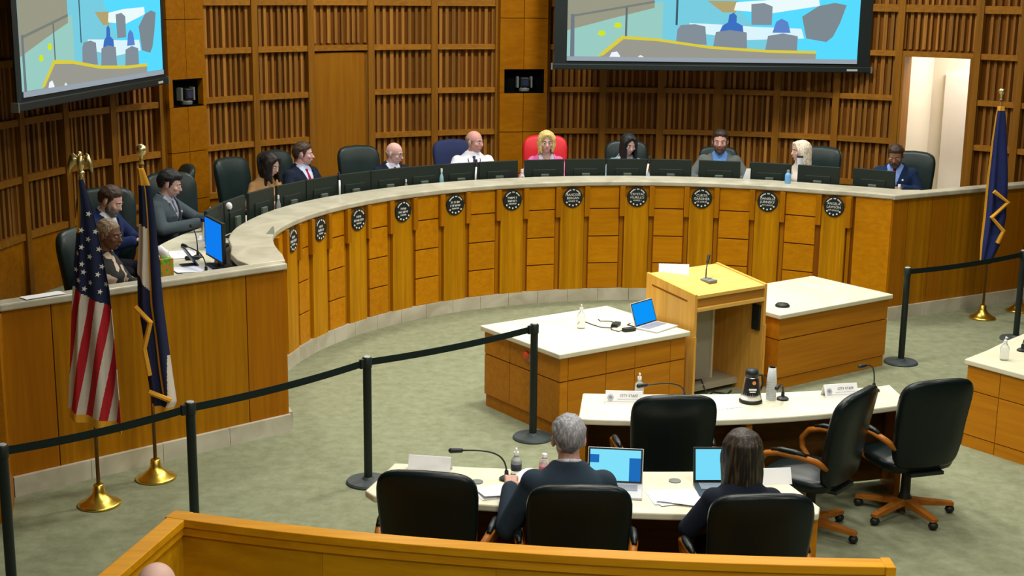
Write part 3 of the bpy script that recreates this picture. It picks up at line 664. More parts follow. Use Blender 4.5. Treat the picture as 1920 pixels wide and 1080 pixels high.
def make_chair(label, group):
    t = thing('office_chair', label, 'chair', (0, 0, 0), 0, group)
    cushion(0.255, 0.255, 0.395, 0.495, -0.03).build('seat', M_LEATH, t, smooth=True)
    chair_back().build('backrest', M_LEATH, t, smooth=True)
    MB().box(-0.12, 0.12, 0.05, 0.24, 0.385, 0.41).build('seat_plate', M_BLACK, t)
    for s in (-1, 1):
        pts = [(s*0.225, 0.215, 0.60), (s*0.275, 0.16, 0.655), (s*0.290, 0.04, 0.672), (s*0.295, -0.10, 0.672), (s*0.290, -0.19, 0.645), (s*0.280, -0.235, 0.585), (s*0.270, -0.225, 0.515), (s*0.255, -0.17, 0.455), (s*0.22, -0.10, 0.415)]
        ar = MB().tube(pts, [.020, .022, .022, .022, .022, .021, .020, .020, .018], 10, sx=1.0).build('arm', M_ARMWOOD, t, smooth=True)
        MB().tube([(s*0.288, 0.10, 0.690), (s*0.292, 0.02, 0.696), (s*0.295, -0.08, 0.696), (s*0.292, -0.15, 0.682)], [0.012, 0.020, 0.020, 0.012], 10).build('arm_pad', M_LEATH, ar, smooth=True)
    MB().lathe([(0.0, 0.09), (0.045, 0.09), (0.05, 0.13), (0.034, 0.16), (0.03, 0.39), (0.0, 0.39)], 16).build('column', M_BLACK, t, auto=True)
    for k in range(5):
        M = Matrix.Rotation(2*pi*k/5+0.4, 4, 'Z')
        mb = MB(); mb.loft([[M @ Vector((0.03, -0.032, 0.08)), M @ Vector((0.03, 0.032, 0.08)), M @ Vector((0.03, 0.028, 0.135)), M @ Vector((0.03, -0.028, 0.135))],
                            [M @ Vector((0.33, -0.026, 0.06)), M @ Vector((0.33, 0.026, 0.06)), M @ Vector((0.33, 0.022, 0.09)), M @ Vector((0.33, -0.022, 0.09))]])
        lg = mb.build('leg', M_ARMWOOD, t, bevel=0.006)
        cst = MB(); cst.ell(M @ Vector((0.31, 0, 0.031)), (0.032, 0.032, 0.031), n=12, m=8); cst.build('caster', M_BLACK, lg, smooth=True)
    return remember(t)
G1 = 'office chairs at the staff tables'
CF = lambda deg: radians(deg+90)            # facing angle in plan -> rotation (chairs face -Y)
ch0 = make_chair('empty black leather chair pulled up to the left end of the nearest table', G1); ch0.scale = (1.12, 1.03, 0.985)
ch0.location = (-0.42, 7.43, 0); ch0.rotation_euler = (0, 0, CF(82))
dup(ch0, (0.38, 7.25, 0), CF(90), 'black leather chair under the grey-haired man at the nearest table', G1)
dup(ch0, (1.33, 7.15, 0), CF(94), 'black leather chair under the long-haired woman at the nearest table', G1)
dup(ch0, (1.06, 8.93, 0), CF(95), 'empty black leather chair with its back to us below the lectern', G1)
dup(ch0, (2.10, 8.98, 0), CF(142), 'empty leather chair turned sideways at the middle table, seat showing', G1)
dup(ch0, (2.87, 9.36, 0), CF(108), 'empty black leather chair furthest right, on its wooden star base', G1)

# ------------------------------------------------------------------ crowd-control stanchions
def make_post(label):
    t = thing('stanchion', label, 'stanchion', (0, 0, 0), 0, 'belt stanchions')
    MB().lathe([(0.0, 0), (0.165, 0), (0.170, 0.010), (0.160, 0.024), (0.05, 0.034), (0.036, 0.05), (0.0, 0.05)], 40).build('base', M_DISC, t, auto=True)
    MB().lathe([(0.0, 0.04), (0.032, 0.04), (0.032, 0.915), (0.0, 0.915)], 20).build('post', M_POST, t, auto=True)
    hd = MB().lathe([(0.0, 0.915), (0.037, 0.915), (0.037, 0.985), (0.030, 0.995), (0.0, 0.995)], 20).build('belt_head', M_POST, t, auto=True)
    MB().lathe([(0.0, 0.995), (0.028, 0.995), (0.024, 1.0), (0.0, 1.0)], 16).build('top_cap', plain('cap_grey', (0.35, 0.36, 0.35), 0.5), hd)
    return remember(t)
SP = [(-3.05, 7.79), (-2.13, 8.69), (-1.08, 9.87), (0.19, 10.97), (3.99, 13.50), (5.53, 14.52)]
SLAB = ['black belt stanchion cut off at the left edge', 'black belt stanchion between the rail corner and the flags', 'black belt stanchion left of the empty chair at the nearest table', 'black belt stanchion in front of the left presentation table', 'black belt stanchion at the corner of the right presentation table', 'black belt stanchion cut off at the right edge']
st0 = make_post(SLAB[0]); posts = [st0]; st0.location = (*SP[0], 0)
for p, l in zip(SP[1:], SLAB[1:]): posts.append(dup(st0, (*p, 0), 0, l))
for i, j in ((0, 1), (1, 2), (2, 3), (4, 5)):
    a_, b_ = Vector(SP[i]), Vector(SP[j]); d = b_-a_; n = 12; u = d.normalized(); nr = Vector((-u.y, u.x))*0.002; rings = []
    for k in range(n+1):
        f = 0.036/d.length+(1-0.072/d.length)*k/n; q = d*f; sg = 0.02*(1-(2*k/n-1)**2)
        rings.append([(q.x-nr.x, q.y-nr.y, 0.925-sg), (q.x+nr.x, q.y+nr.y, 0.925-sg), (q.x+nr.x, q.y+nr.y, 0.978-sg), (q.x-nr.x, q.y-nr.y, 0.978-sg)])
    MB().loft(rings).build('belt', M_BELT, posts[i])
    MB().box(-0.02, 0.02, -0.012, 0.012, 0.915, 0.985).build('belt_clip', M_BLACK, posts[j], loc=(-u.x*0.048, -u.y*0.048, 0), rz=atan2(u.y, u.x))

# ------------------------------------------------------------------ flags
def interp(rows, z):
    for (z0, a0, b0), (z1, a1, b1) in zip(rows[:-1], rows[1:]):
        if z0 >= z >= z1:
            f = (z0-z)/(z0-z1); return a0+(a1-a0)*f, b0+(b1-b0)*f
    return rows[-1][1:]
def base_and_pole(t, ztop, r=0.014, s=1.0):
    MB().lathe([(0.0, 0), (0.150, 0), (0.155, 0.012), (0.140, 0.024), (0.105, 0.036), (0.085, 0.055), (0.055, 0.080), (0.042, 0.11), (0.036, 0.155), (0.030, 0.16), (0.0, 0.16)], 36).build('base', M_BRASS, t, smooth=True)
    MB().tube([(0, 0, 0.15), (0, 0, ztop)], r, 12).build('pole', M_POLE, t, smooth=True)
def cloth(t, rows, color, mats, folds, amp, nx=72, nz=150, yoff=-0.03, name='cloth', slant=0.0):
    zt, zb = rows[0][0], rows[-1][0]; mb = MB(); V = []; 
    for j in range(nz+1):
        z = zt+(zb-zt)*j/nz; a_, b_ = interp(rows, z); tt = j/nz
        for i in range(nx+1):
            s = i/nx; am = amp*min(1, 0.25+tt*1.2)*(b_-a_)/0.3
            ph = folds*2*pi*s+1.3*tt
            x = a_+(b_-a_)*s+0.012*sin(ph*0.5+1.0)*min(1, (b_-a_)/0.2); y = yoff+am*sin(ph)-0.02*sin(pi*s); zz = z-slant*(s-0.3)*tt
            V.append((x, y, zz))
    mb.v = V
    for j in range(nz):
        for i in range(nx):
            q = j*(nx+1)+i; mb.f.append((q, q+1, q+nx+2, q+nx+1)); p_ = V[q]; mb.m.append(color((i+.5)/nx, (j+.5)/nz, p_[0], p_[2]))
    o = mb.build(name, mats, t, smooth=True)
    sd = o.modifiers.new('thick', 'SOLIDIFY'); sd.thickness = 0.004
    return o, V, nx, nz
def starmesh(r):
    pts = [((r if k % 2 == 0 else r*0.42)*sin(pi*k/5), (r if k % 2 == 0 else r*0.42)*cos(pi*k/5)) for k in range(10)]
    mb = MB(); mb.add([(x, -0.0012, z) for x, z in pts], [tuple(range(10))]); return mb.mesh('star', plain('star_white', (0.75, 0.72, 0.66), 0.8))
# national flag
fu = thing('flag', 'striped flag with white stars on a pole topped by a gilt eagle', 'flag', (-2.98, 9.35, 0))
base_and_pole(fu, 2.36)
zy = lambda y: 2.61*(946-y)/671
rows = [(zy(332), -.018, .022), (zy(380), -.03, .070), (zy(430), -.055, .105), (zy(480), -.085, .135), (zy(525), -.105, .160), (zy(600), -.135, .178), (zy(700), -.172, .195), (zy(782), -.205, .205)]
def col_us(s, t, x, z):
    if t > 0.965: return 3
    if t < 0.22 and s < 0.38-0.5*t: return 3
    if t < 0.44+0.055*s: return 0
    return 1 if ((x+0.217*(1.58-z))/0.112+10-0.22) % 1.0 < 0.5 else 2
o_, V, nx, nz = cloth(fu, rows, col_us, [M_NAVY, M_REDC, M_WHITEC, M_FRINGE], 2.5, 0.022, nx=200, nz=220, slant=0.12)
STAR = starmesh(0.022)
rnd = random.Random(4)
for row in range(11):
    t_ = 0.10+row*0.034; wd = interp(rows, rows[0][0]+(rows[-1][0]-rows[0][0])*t_); nst = max(1, int((wd[1]-wd[0])/0.075))
    for k in range(nst):
        s_ = (k+0.5+(0.25 if row % 2 else -0.25))/nst
        if not 0.04 < s_ < 0.97: continue
        if t_ < 0.24 and s_ < 0.45-0.5*t_: continue
        i = int(s_*nx); j = int(t_*nz)
        if t_ > 0.43+0.05*s_: continue
        x, y, z = V[j*(nx+1)+i]; n1 = V[j*(nx+1)+min(i+1, nx)]; ang = atan2(n1[1]-y, n1[0]-x)
        st = place(STAR, 'star', fu, (x, y-0.008, z)); st.rotation_euler = (0, 0.35, ang)
# eagle finial
eg = MB(); eg.lathe([(0.012, 0), (0.022, 0.0), (0.018, 0.03), (0.014, 0.05), (0.030, 0.07), (0.012, 0.085)], 14)
eg.ell((0, 0, 0.135), (0.026, 0.028, 0.055)); eg.ell((0, -0.012, 0.20), (0.017, 0.022, 0.018)); eg.cap((0, -0.028, 0.198), (0, -0.044, 0.190), 0.007, 0.002, 8)
fe = eg.build('eagle_finial', M_GOLD, fu, smooth=True, loc=(0, 0, 2.36))
for s in (-1, 1):
    wg = MB(); wg.loft([[Vector((s*x, y, z)) for x, y, z in r] for r in (
        [(0.012, -0.008, 0.17), (0.012, 0.008, 0.17), (0.012, 0.008, 0.12), (0.012, -0.008, 0.12)],
        [(0.045, -0.012, 0.205), (0.045, 0.004, 0.205), (0.04, 0.004, 0.125), (0.04, -0.012, 0.125)],
        [(0.065, -0.014, 0.19), (0.065, 0.0, 0.19), (0.062, 0.0, 0.10), (0.062, -0.014, 0.10)],
        [(0.088, -0.012, 0.12), (0.088, -0.004, 0.12), (0.084, -0.004, 0.055), (0.084, -0.012, 0.055)])])
    wg.build('eagle_wing', M_GOLD, fe, smooth=True)
# state flag
fs_ = thing('flag', 'navy and white flag with gold fringe on a pole topped by a gilt ball', 'flag', (-2.71, 9.90, 0))
base_and_pole(fs_, 2.42)
zy = lambda y: 2.56*(897-y)/625
rows = [(zy(312), -.03, .02), (zy(350), -.03, .07), (zy(400), -.035, .085), (zy(450), -.05, .092), (zy(500), -.072, .10), (zy(560), -.082, .11), (zy(620), -.055, .13), (zy(680), -.045, .15), (zy(740), -.02, .175), (zy(772), 0.0, .12)]
def col_st(s, t, x, z):
    if t < 0.07: return 2
    if 0.62 < s-0.0*t < 0.70 and t < 0.90: return 2
    if s < 0.62 and 0.22+0.02*s < t < 0.42+0.10*s: return 1
    if t > 0.955: return 2
    if s > 0.74 and t > 0.74 and s > 1.55-0.85*t: return 1
    return 0
cloth(fs_, rows, col_st, [plain('state_navy', (0.008, 0.013, 0.050), 0.85), M_WHITEC, M_FRINGE], 2.0, 0.03, slant=0.03)
fr = MB(); fr.tube([(-0.075, -0.085, zy(562)), (0.035, -0.09, zy(590)), (-0.02, -0.09, zy(640)), (0.01, -0.09, zy(690))], 0.020, 6, sx=1.0)
fr.build('fringe', M_FRINGE, fs_); fr = MB(); fr.tube([(0.0, -0.085, zy(722)), (0.16, -0.085, zy(738))], 0.020, 6); fr.build('fringe', M_FRINGE, fs_)
MB().lathe([(0.012, 0), (0.020, 0.0), (0.014, 0.03), (0.012, 0.06), (0.022, 0.066), (0.036, 0.085), (0.041, 0.105), (0.036, 0.128), (0.018, 0.144), (0.0, 0.148)], 20).build('ball_finial', M_GOLD, fs_, smooth=True, loc=(0, 0, 2.42))
MB().lathe([(0.016, 0), (0.022, 0.006), (0.016, 0.012)], 14).build('collar_ring', M_BRASS, fs_, loc=(0, 0, 2.37))
# city flag on the right
fc = thing('flag', 'plain blue flag with gold fringe on a pole in front of the right wing', 'flag', (5.49, 15.50, 0))
base_and_pole(fc, 2.53)
zy = lambda y: 2.65*(594-y)/426
rows = [(zy(198), -.05, .03), (zy(215), -.065, .05), (zy(260), -.085, .085), (zy(330), -.10, .14), (zy(400), -.10, .16), (zy(450), -.11, .12), (zy(486), -.10, .03)]
cloth(fc, rows, lambda s, t, x, z: 1 if (s < 0.10 or t < 0.03) else 0, [M_BLUE, M_FRINGE], 2.0, 0.03, slant=0.03)
fr = MB(); fr.tube([(-0.02, -0.08, zy(352)), (0.15, -0.085, zy(372)), (-0.02, -0.085, zy(400)), (0.125, -0.085, zy(425)), (0.07, -0.085, zy(448))], 0.026, 6); fr.build('fringe', M_FRINGE, fc)
MB().lathe([(0.012, 0), (0.022, 0.0), (0.016, 0.02), (0.012, 0.06), (0.03, 0.075), (0.040, 0.10), (0.032, 0.125), (0.0, 0.14)], 20).build('ball_finial', M_GOLD, fc, smooth=True, loc=(0, 0, 2.53))
f4 = thing('flag_stand', 'brass flag stand base at the right edge beside the blue flag', 'flag stand', (6.06, 15.90, 0))
base_and_pole(f4, 2.4)

# ------------------------------------------------------------------ visitors' rail in the foreground
RAILP = [(-1.84, 5.2), (-1.965, 6.05)] ; railpts = bez([(-1.795, 6.90), (-0.15, 6.38), (1.885, 6.37)], 16)
rt = thing('visitor_rail', 'honey oak visitor rail with a wide cap across the foreground', 'railing', (0, 6.4, 0))
def off(pts, d):
    out = []
    for i, p in enumerate(pts):
        a_ = Vector(pts[max(i-1, 0)]); b_ = Vector(pts[min(i+1, len(pts)-1)]); u = (b_-a_).normalized(); out.append((p[0]+u.y*d, p[1]-u.x*d))
    return out
def railrun(pts, parts, dz=0.0):
    for nm, d0, d1, z0, z1, mt in parts:
        z1 = z1-dz
        A_, B_ = off(pts, d0), off(pts, d1)
        MB().loft([[(a[0], a[1]-6.4, z0), (b[0], b[1]-6.4, z0), (b[0], b[1]-6.4, z1), (a[0], a[1]-6.4, z1)] for a, b in zip(A_, B_)]).build(nm, mt, rt, bevel=0.004 if nm == 'cap' else 0)
PARTS = [('cap', 0.0, 0.105, 0.905, 0.95, M_BENCH), ('cap_fascia', 0.02, 0.092, 0.855, 0.905, M_BENCH)]
railrun(railpts, PARTS)
for k in range(0, 16, 4): 
    sub = railpts[k:k+5]; railrun(sub, [('panel', 0.035, 0.075, 0.0, 0.855, M_BENCHP)])
leg = [(-1.98, 5.0), (-1.965, 5.6), (-1.94, 6.05), (-1.795, 6.90)]
leg = [(-2.17, 5.02), (-1.795, 6.90)]
railrun([(leg[0][0]+(leg[1][0]-leg[0][0])*k/6, leg[0][1]+(leg[1][1]-leg[0][1])*k/6) for k in range(7)], PARTS+[('panel', 0.035, 0.075, 0.0, 0.855, M_BENCHP)], 0.002)
MB().box(-0.03, 0.02, -0.115, 0.01, 0, 0.953).build('end_post', M_BENCH, rt, loc=(1.885, -0.03, 0), bevel=0.004)

# ------------------------------------------------------------------ monitors along the dais
DESK = 1.275
def make_monitor(label, scr=None):
    t = thing('desk_monitor', label, 'monitor', (0, 0, 0), 0, 'monitors along the dais')
    MB().box(-0.255, 0.255, -0.005, 0.030, 0.055, 0.378).build('casing', M_GREEN, t, bevel=0.006)
    MB().box(-0.15, 0.15, -0.016, -0.005, 0.07, 0.26).build('back_hump', M_GREEN, t, bevel=0.008)
    MB().box(-0.24, 0.24, 0.030, 0.032, 0.075, 0.365).build('display', scr or S_DKBL, t)
    MB().box(-0.050, 0.050, -0.046, -0.016, 0.01, 0.205).build('stand_neck', plain('stand_grey', (0.10, 0.125, 0.10), 0.5), t, bevel=0.006)
    MB().box(-0.12, 0.12, -0.10, 0.08, 0.0, 0.012).build('stand_foot', M_BLACK, t, bevel=0.004)
    return remember(t)
MON = [54.9, 63.2, 70.7, 78.6, 86.2, 93.1, 99.8, 106.5, 114.1, 120.7, 127.2, 133.5, 140.1, 146.6, 153.3, 160.6, 168.2, 175.0]
MLAB = ['rightmost monitor back on the dais, in front of the man in the navy suit', 'monitor back on the dais directly in front of the platinum-haired woman', 'monitor back on the dais left of the light blue bottle', 'monitor back on the dais in front of the bearded man in grey', 'monitor back on the dais left of the bearded man in grey', 'monitor back on the dais in front of the black-haired woman', 'monitor back on the dais between the red chair and the black-haired woman', 'monitor back on the dais in front of the woman in pink', 'monitor back on the dais left of the red chair', 'monitor back on the dais in front of the white-shirted man', 'monitor back on the dais left of the white-shirted man', 'monitor back on the dais in front of the bald man', 'monitor back on the dais in front of the empty chair left of the bald man', 'monitor back on the dais in front of the red-tied man', 'monitor back on the dais, fifth from its left end', 'monitor back on the dais, fourth from its left end', 'monitor back on the dais, third from its left end', 'edge-on monitor on the dais just behind the blue lit screen']
mon0 = None
for a_, l_ in zip(MON, MLAB):
    x, y = pol(rf(a_)+0.58, a_)
    if mon0 is None: mon0 = make_monitor(l_); mon0.location = (x, y, DESK); mon0.rotation_euler = (0, 0, radians(a_-90))
    else: dup(mon0, (x, y, DESK), radians(a_-90), l_, 'monitors along the dais')
mb_ = make_monitor('desk monitor with a lit blue screen beside the tip of the ledge', emit('screen_bright_blue', lin(15, 125, 240), 1.0))
mb_.location = (-2.60, 11.80, DESK); mb_.rotation_euler = (0, 0, radians(209-90)); mb_.scale = (1, 1, 1.12)

# ------------------------------------------------------------------ small things
def bottle(name, label, loc, h=0.20, r=0.032, body=None, capm=None, lab=None, cat='bottle', pump=False, group=None):
    t = thing(name, label, cat, loc, 0, group)
    MB().lathe([(0.0, 0), (r*0.94, 0), (r, 0.008), (r, h*0.60), (r*0.85, h*0.70), (r*0.40, h*0.82), (r*0.36, h*0.88), (0.0, h*0.88)], 18).build('bottle_body', body or M_CLEAR, t, smooth=True)
    cp = MB().lathe([(0.0, h*0.87), (r*0.46, h*0.87), (r*0.46, h), (0.0, h)], 14).build('cap', capm or M_WHITEPL, t, auto=True)
    if pump:
        MB().tube([(0, 0, h), (0, 0, h*1.15), (0, -0.035, h*1.17)], 0.006, 8).build('pump_spout', M_WHITEPL, cp)
    if lab: MB().lathe([(r*1.01, h*0.22), (r*1.015, h*0.22), (r*1.015, h*0.5), (r*1.01, h*0.5)], 18).build('wrapper', lab, t, smooth=True)
    return t
LAB_R = plain('bottle_wrapper_red', (0.60, 0.12, 0.12), 0.5, noise=0.3); LAB_B = plain('bottle_wrapper_blue', (0.10, 0.16, 0.45), 0.5, noise=0.3)
TT = 0.745
bottle('sanitizer_bottle', 'clear pump bottle standing on the left presentation table', (0.62, 11.82, TT), 0.19, 0.036, pump=True)
bottle('sanitizer_bottle', 'clear pump bottle at the microphone on the nearest staff table', (0.04, 8.06, TT), 0.15, 0.034, pump=True, lab=M_INK)
bottle('water_bottle', 'water bottle with red wrapper left of the grey-haired man', (0.215, 8.03, TT), 0.15, 0.034, lab=LAB_R)
bottle('sanitizer_bottle', 'clear pump bottle behind the left name card', (0.95, 9.70, TT), 0.17, 0.033, pump=True)
bottle('sanitizer_bottle', 'clear pump bottle on the table cut off by the right edge', (4.08, 10.92, TT), 0.17, 0.036, pump=True)
bottle('water_bottle', 'water bottle beside the man in the navy suit at the dais end', (*pol(4.50, 50.6), DESK), 0.24, 0.036, lab=LAB_B)
BLT = plain('sky_blue_enamel', (0.16, 0.42, 0.80), 0.35)
bottle('drink_bottle', 'light blue drink bottle between two monitors near the platinum-haired woman', (*pol(4.18, 67.1), 1.46), 0.16, 0.036, body=BLT, capm=plain('bottle_cap_grey', (0.35, 0.33, 0.28), 0.5))
bottle('drink_bottle', 'slim bottle with teal base between monitors left of the white-shirted man', (*pol(4.47, 124.0), DESK), 0.33, 0.026, body=plain('teal_white', (0.30, 0.52, 0.58), 0.4))
bottle('water_bottle', 'clear water bottle at the left side of the red chair', (*pol(4.47, 110.2), DESK), 0.27, 0.036)
bottle('water_bottle', 'small clear bottle between monitors in front of the woman in tan', (*pol(4.45, 157.0), DESK), 0.29, 0.024)
bottle('water_bottle', 'small clear bottle between monitors near the empty chair', (*pol(4.47, 130.4), DESK), 0.24, 0.022)

def gooseneck(label, base, head, z, rz=None):
    t = thing('gooseneck_microphone', label, 'microphone', (*base, z), 0, 'gooseneck microphones')
    hx, hy, hz = head[0]-base[0], head[1]-base[1], head[2]-z
    MB().lathe([(0.0, 0), (0.045, 0), (0.045, 0.012), (0.03, 0.022), (0.014, 0.026), (0.012, 0.06), (0.0, 0.06)], 18).build('base', M_BLACK, t, auto=True)
    p0, p1, p2, p3 = Vector((0, 0, 0.05)), Vector((hx*0.02, hy*0.02, hz*0.85)), Vector((hx*0.3, hy*0.3, hz*1.0)), Vector((hx, hy, hz))
    pts = []
    for k in range(13):
        u = k/12; pts.append((1-u)**3*p0+3*u*(1-u)**2*p1+3*u*u*(1-u)*p2+u**3*p3)
    MB().tube(pts, 0.0055, 8).build('neck', M_BLACK, t, smooth=True)
    d = (pts[-1]-pts[-2]).normalized()
    MB().cap(pts[-1], pts[-1]+d*0.06, 0.015, 0.017, 12).build('microphone_head', M_BLACK, t, smooth=True)
    return t
gooseneck('long gooseneck microphone between the empty chair and the grey-haired man', (-0.02, 7.97), (-0.30, 7.93, 0.945), TT)
gooseneck('gooseneck microphone bending left over the card at the middle table', (1.28, 9.66), (0.98, 9.52, 0.905), TT)
gooseneck('short gooseneck microphone beside the stack of cups', (2.02, 9.73), (1.96, 9.60, 0.885), TT)
gooseneck('gooseneck microphone at the right end of the middle table', (2.76, 9.98), (2.66, 9.90, 0.965), TT)
gooseneck('gooseneck microphone on the table cut off by the right edge', (4.34, 11.22), (4.44, 11.12, 0.90), TT)
gooseneck('gooseneck microphone among the papers at the left end of the dais', (-2.86, 12.18), (-2.98, 12.50, 1.50), DESK)
gooseneck('curved thin microphone next to the blue lit screen on the dais', (-2.63, 11.48), (-2.86, 11.75, 1.46), DESK)
t = thing('lectern_microphone', 'silver and black microphone standing on the lectern top', 'microphone', (1.80, 12.27, 1.082), radians(35.5))
MB().box(-0.05, 0.05, -0.075, 0.055, 0.004, 0.034).build('base', M_GREYPL, t, bevel=0.008); MB().box(-0.028, 0.028, -0.02, 0.035, 0.034, 0.040).build('switch', M_METAL, t)
MB().tube([(0, 0.03, 0.034), (0.02, 0.05, 0.10), (0.06, 0.08, 0.17)], 0.006, 8).build('neck', M_BLACK, t, smooth=True)
MB().cap((0.06, 0.08, 0.165), (0.095, 0.10, 0.225), 0.013, 0.014, 10).build('microphone_head', M_BLACK, t, smooth=True)
for nm, a_, lb in (('microphone_stick', 118.2, 'white stick microphone before the white-shirted man'), ('microphone_stick', 90.0, 'white stick microphone right of the black-haired woman'), ('microphone_stick', 143.4, 'thin white stick microphone before the red-tied man')):
    x, y = pol(4.45, a_); t = thing(nm, lb, 'microphone', (x, y, DESK), radians(a_-90), 'stick microphones on the dais')
    MB().lathe([(0.0, 0), (0.035, 0), (0.03, 0.01), (0.008, 0.015), (0.0, 0.015)], 14).build('base', M_BLACK, t)
    MB().tube([(0, 0, 0.01), (0.0, 0.0, 0.22), (0.02, 0.02, 0.33)], 0.011, 8).build('stem', M_WHITEPL, t, smooth=True); MB().cap((0.02, 0.02, 0.33), (0.03, 0.04, 0.40), 0.014, 0.014, 10).build('microphone_head', M_BLACK, t, smooth=True)

def paper(label, pts, z, lift=0.0, name='paper_sheets', n=4):
    """a few loose sheets: slightly shifted polygons with a raised corner"""
    c = (sum(p[0] for p in pts)/len(pts), sum(p[1] for p in pts)/len(pts)); t = thing(name, label, 'papers', (*c, z))
    for k in range(n):
        jx, jy, r_ = random.uniform(-.012, .012)*k, random.uniform(-.012, .012)*k, random.uniform(-.10, .10)*k
        q = [Matrix.Rotation(r_, 2) @ Vector((x-c[0], y-c[1]))+Vector((jx, jy)) for x, y in pts]
        mb = MB(); zz = [0.001+0.0016*k+(lift*(i == 0) if k == n-1 else 0) for i in range(len(q))]
        mb.add([(v.x, v.y, h) for v, h in zip(q, zz)]+[(v.x, v.y, h+0.0008) for v, h in zip(q, zz)], [tuple(range(len(q)-1, -1, -1)), tuple(range(len(q), 2*len(q)))]+[(i, (i+1) % len(q), len(q)+(i+1) % len(q), len(q)+i) for i in range(len(q))])
        mb.build('sheet', M_PAPER, t)
    return t
def rect(cx, cy, w_, h_, a_): 
    M = Matrix.Rotation(radians(a_), 2); return [tuple(M @ Vector((x, y))+Vector((cx, cy))) for x, y in ((-w_/2, -h_/2), (w_/2, -h_/2), (w_/2, h_/2), (-w_/2, h_/2))]
paper('loose white papers on the nearest table left of the long-haired woman', rect(0.99, 7.71, 0.30, 0.21, 8), TT, 0.012, n=5)
paper('white sheets under the hand of the grey-haired man', rect(-0.06, 7.76, 0.28, 0.21, 20), TT, 0.02, n=3)
paper('single white sheet on the middle table beside the carafe', rect(1.55, 9.62, 0.20, 0.27, 25), TT, 0, n=2)
paper('white pad of papers on the dais before the bearded man in blue', rect(-3.02, 12.30, 0.22, 0.34, 15), DESK, 0.0, n=4)
paper('white papers on the dais beside the tissue box', rect(-2.82, 11.62, 0.22, 0.28, 40), DESK, 0.01, n=3)
paper('printed leaflet lying on the left end of the dais wing', rect(-3.44, 9.77, 0.30, 0.11, 42), 1.461, 0, n=2)
paper('white papers on the dais under the hands of the dark-haired man', rect(-2.95, 13.15, 0.21, 0.28, 10), DESK, 0, n=3)
# the sheet the man at the staff table is lifting
t = thing('paper_sheets', 'curled white sheets held up by the grey-haired man', 'papers', (0.02, 7.80, TT))
for k in range(2):
    mb = MB(); rings = []
    for i in range(11):
        u = i/10; zc = 0.015+0.085*sin(pi*min(1, u*1.15))*(1-0.15*k)+0.004*k
        rings.append([(-0.02+0.26*u, -0.10, zc), (-0.02+0.26*u, -0.10, zc+0.001), (0.02+0.25*u, 0.13, zc*0.9+0.001), (0.02+0.25*u, 0.13, zc*0.9)])
    mb.loft(rings).build('sheet', M_PAPER, t, smooth=False, rz=0.25*k)

def laptop(label, loc, rz, scr, open_deg=105, shell=None):
    t = thing('laptop', label, 'laptop', loc, rz, 'laptops')
    sh = shell or M_METAL
    MB().box(-0.17, 0.17, -0.12, 0.12, 0.0, 0.016).build('keyboard_deck', M_LTGREY if shell is None else sh, t, bevel=0.004)
    MB().box(-0.14, 0.14, -0.01, 0.095, 0.016, 0.018).build('keyboard', plain('keys_grey', (0.22, 0.24, 0.28), 0.6, noise=0.25, scale=90), t)
    MB().box(-0.045, 0.045, -0.10, -0.03, 0.016, 0.0172).build('trackpad', M_LTGREY, t)
    ld_ = MB().box(-0.17, 0.17, -0.008, 0.0, 0.0, 0.215).build('lid', M_LTGREY if shell is None else sh, t, bevel=0.003); ld_.location = (0, 0.118, 0.014); ld_.rotation_euler = (-radians(open_deg-90), 0, 0)
    MB().box(-0.165, 0.165, -0.0092, -0.008, 0.004, 0.211).build('bezel', M_BLACK, ld_)
    MB().box(-0.155, 0.155, -0.0100, -0.0092, 0.014, 0.202).build('display', scr, ld_)
    return t, ld_
t, l_ = laptop('open laptop with blue screen at the left side of the lectern', (1.30, 11.87, TT), radians(50), emit('screen_sky', lin(10, 150, 250), 1.0), 108)
t, l_ = laptop('open laptop in front of the grey-haired man, cyan page on its screen', (0.63, 7.78, TT), radians(-6), S_CYAN, 112)
for x0, x1, z0, z1 in ((-0.155, -0.10, 0.12, 0.17), (0.085, 0.155, 0.014, 0.155), (-0.155, 0.155, 0.175, 0.202), (-0.155, -0.11, 0.014, 0.05)):
    MB().box(x0, x1, -0.0106, -0.0100, z0, z1).build('window_block', S_DKBL if z0 < 0.17 else S_CYAN, l_)
laptop('open laptop half hidden by the long-haired woman', (1.30, 7.82, TT), radians(2), emit('screen_pale', lin(120, 220, 250), 1.0), 104, shell=plain('dark_lid', (0.03, 0.035, 0.05), 0.4))
laptop('open silver laptop before the dark-haired man at the left of the dais', (-2.86, 13.62, DESK), radians(-78+180), S_BLUE, 112)

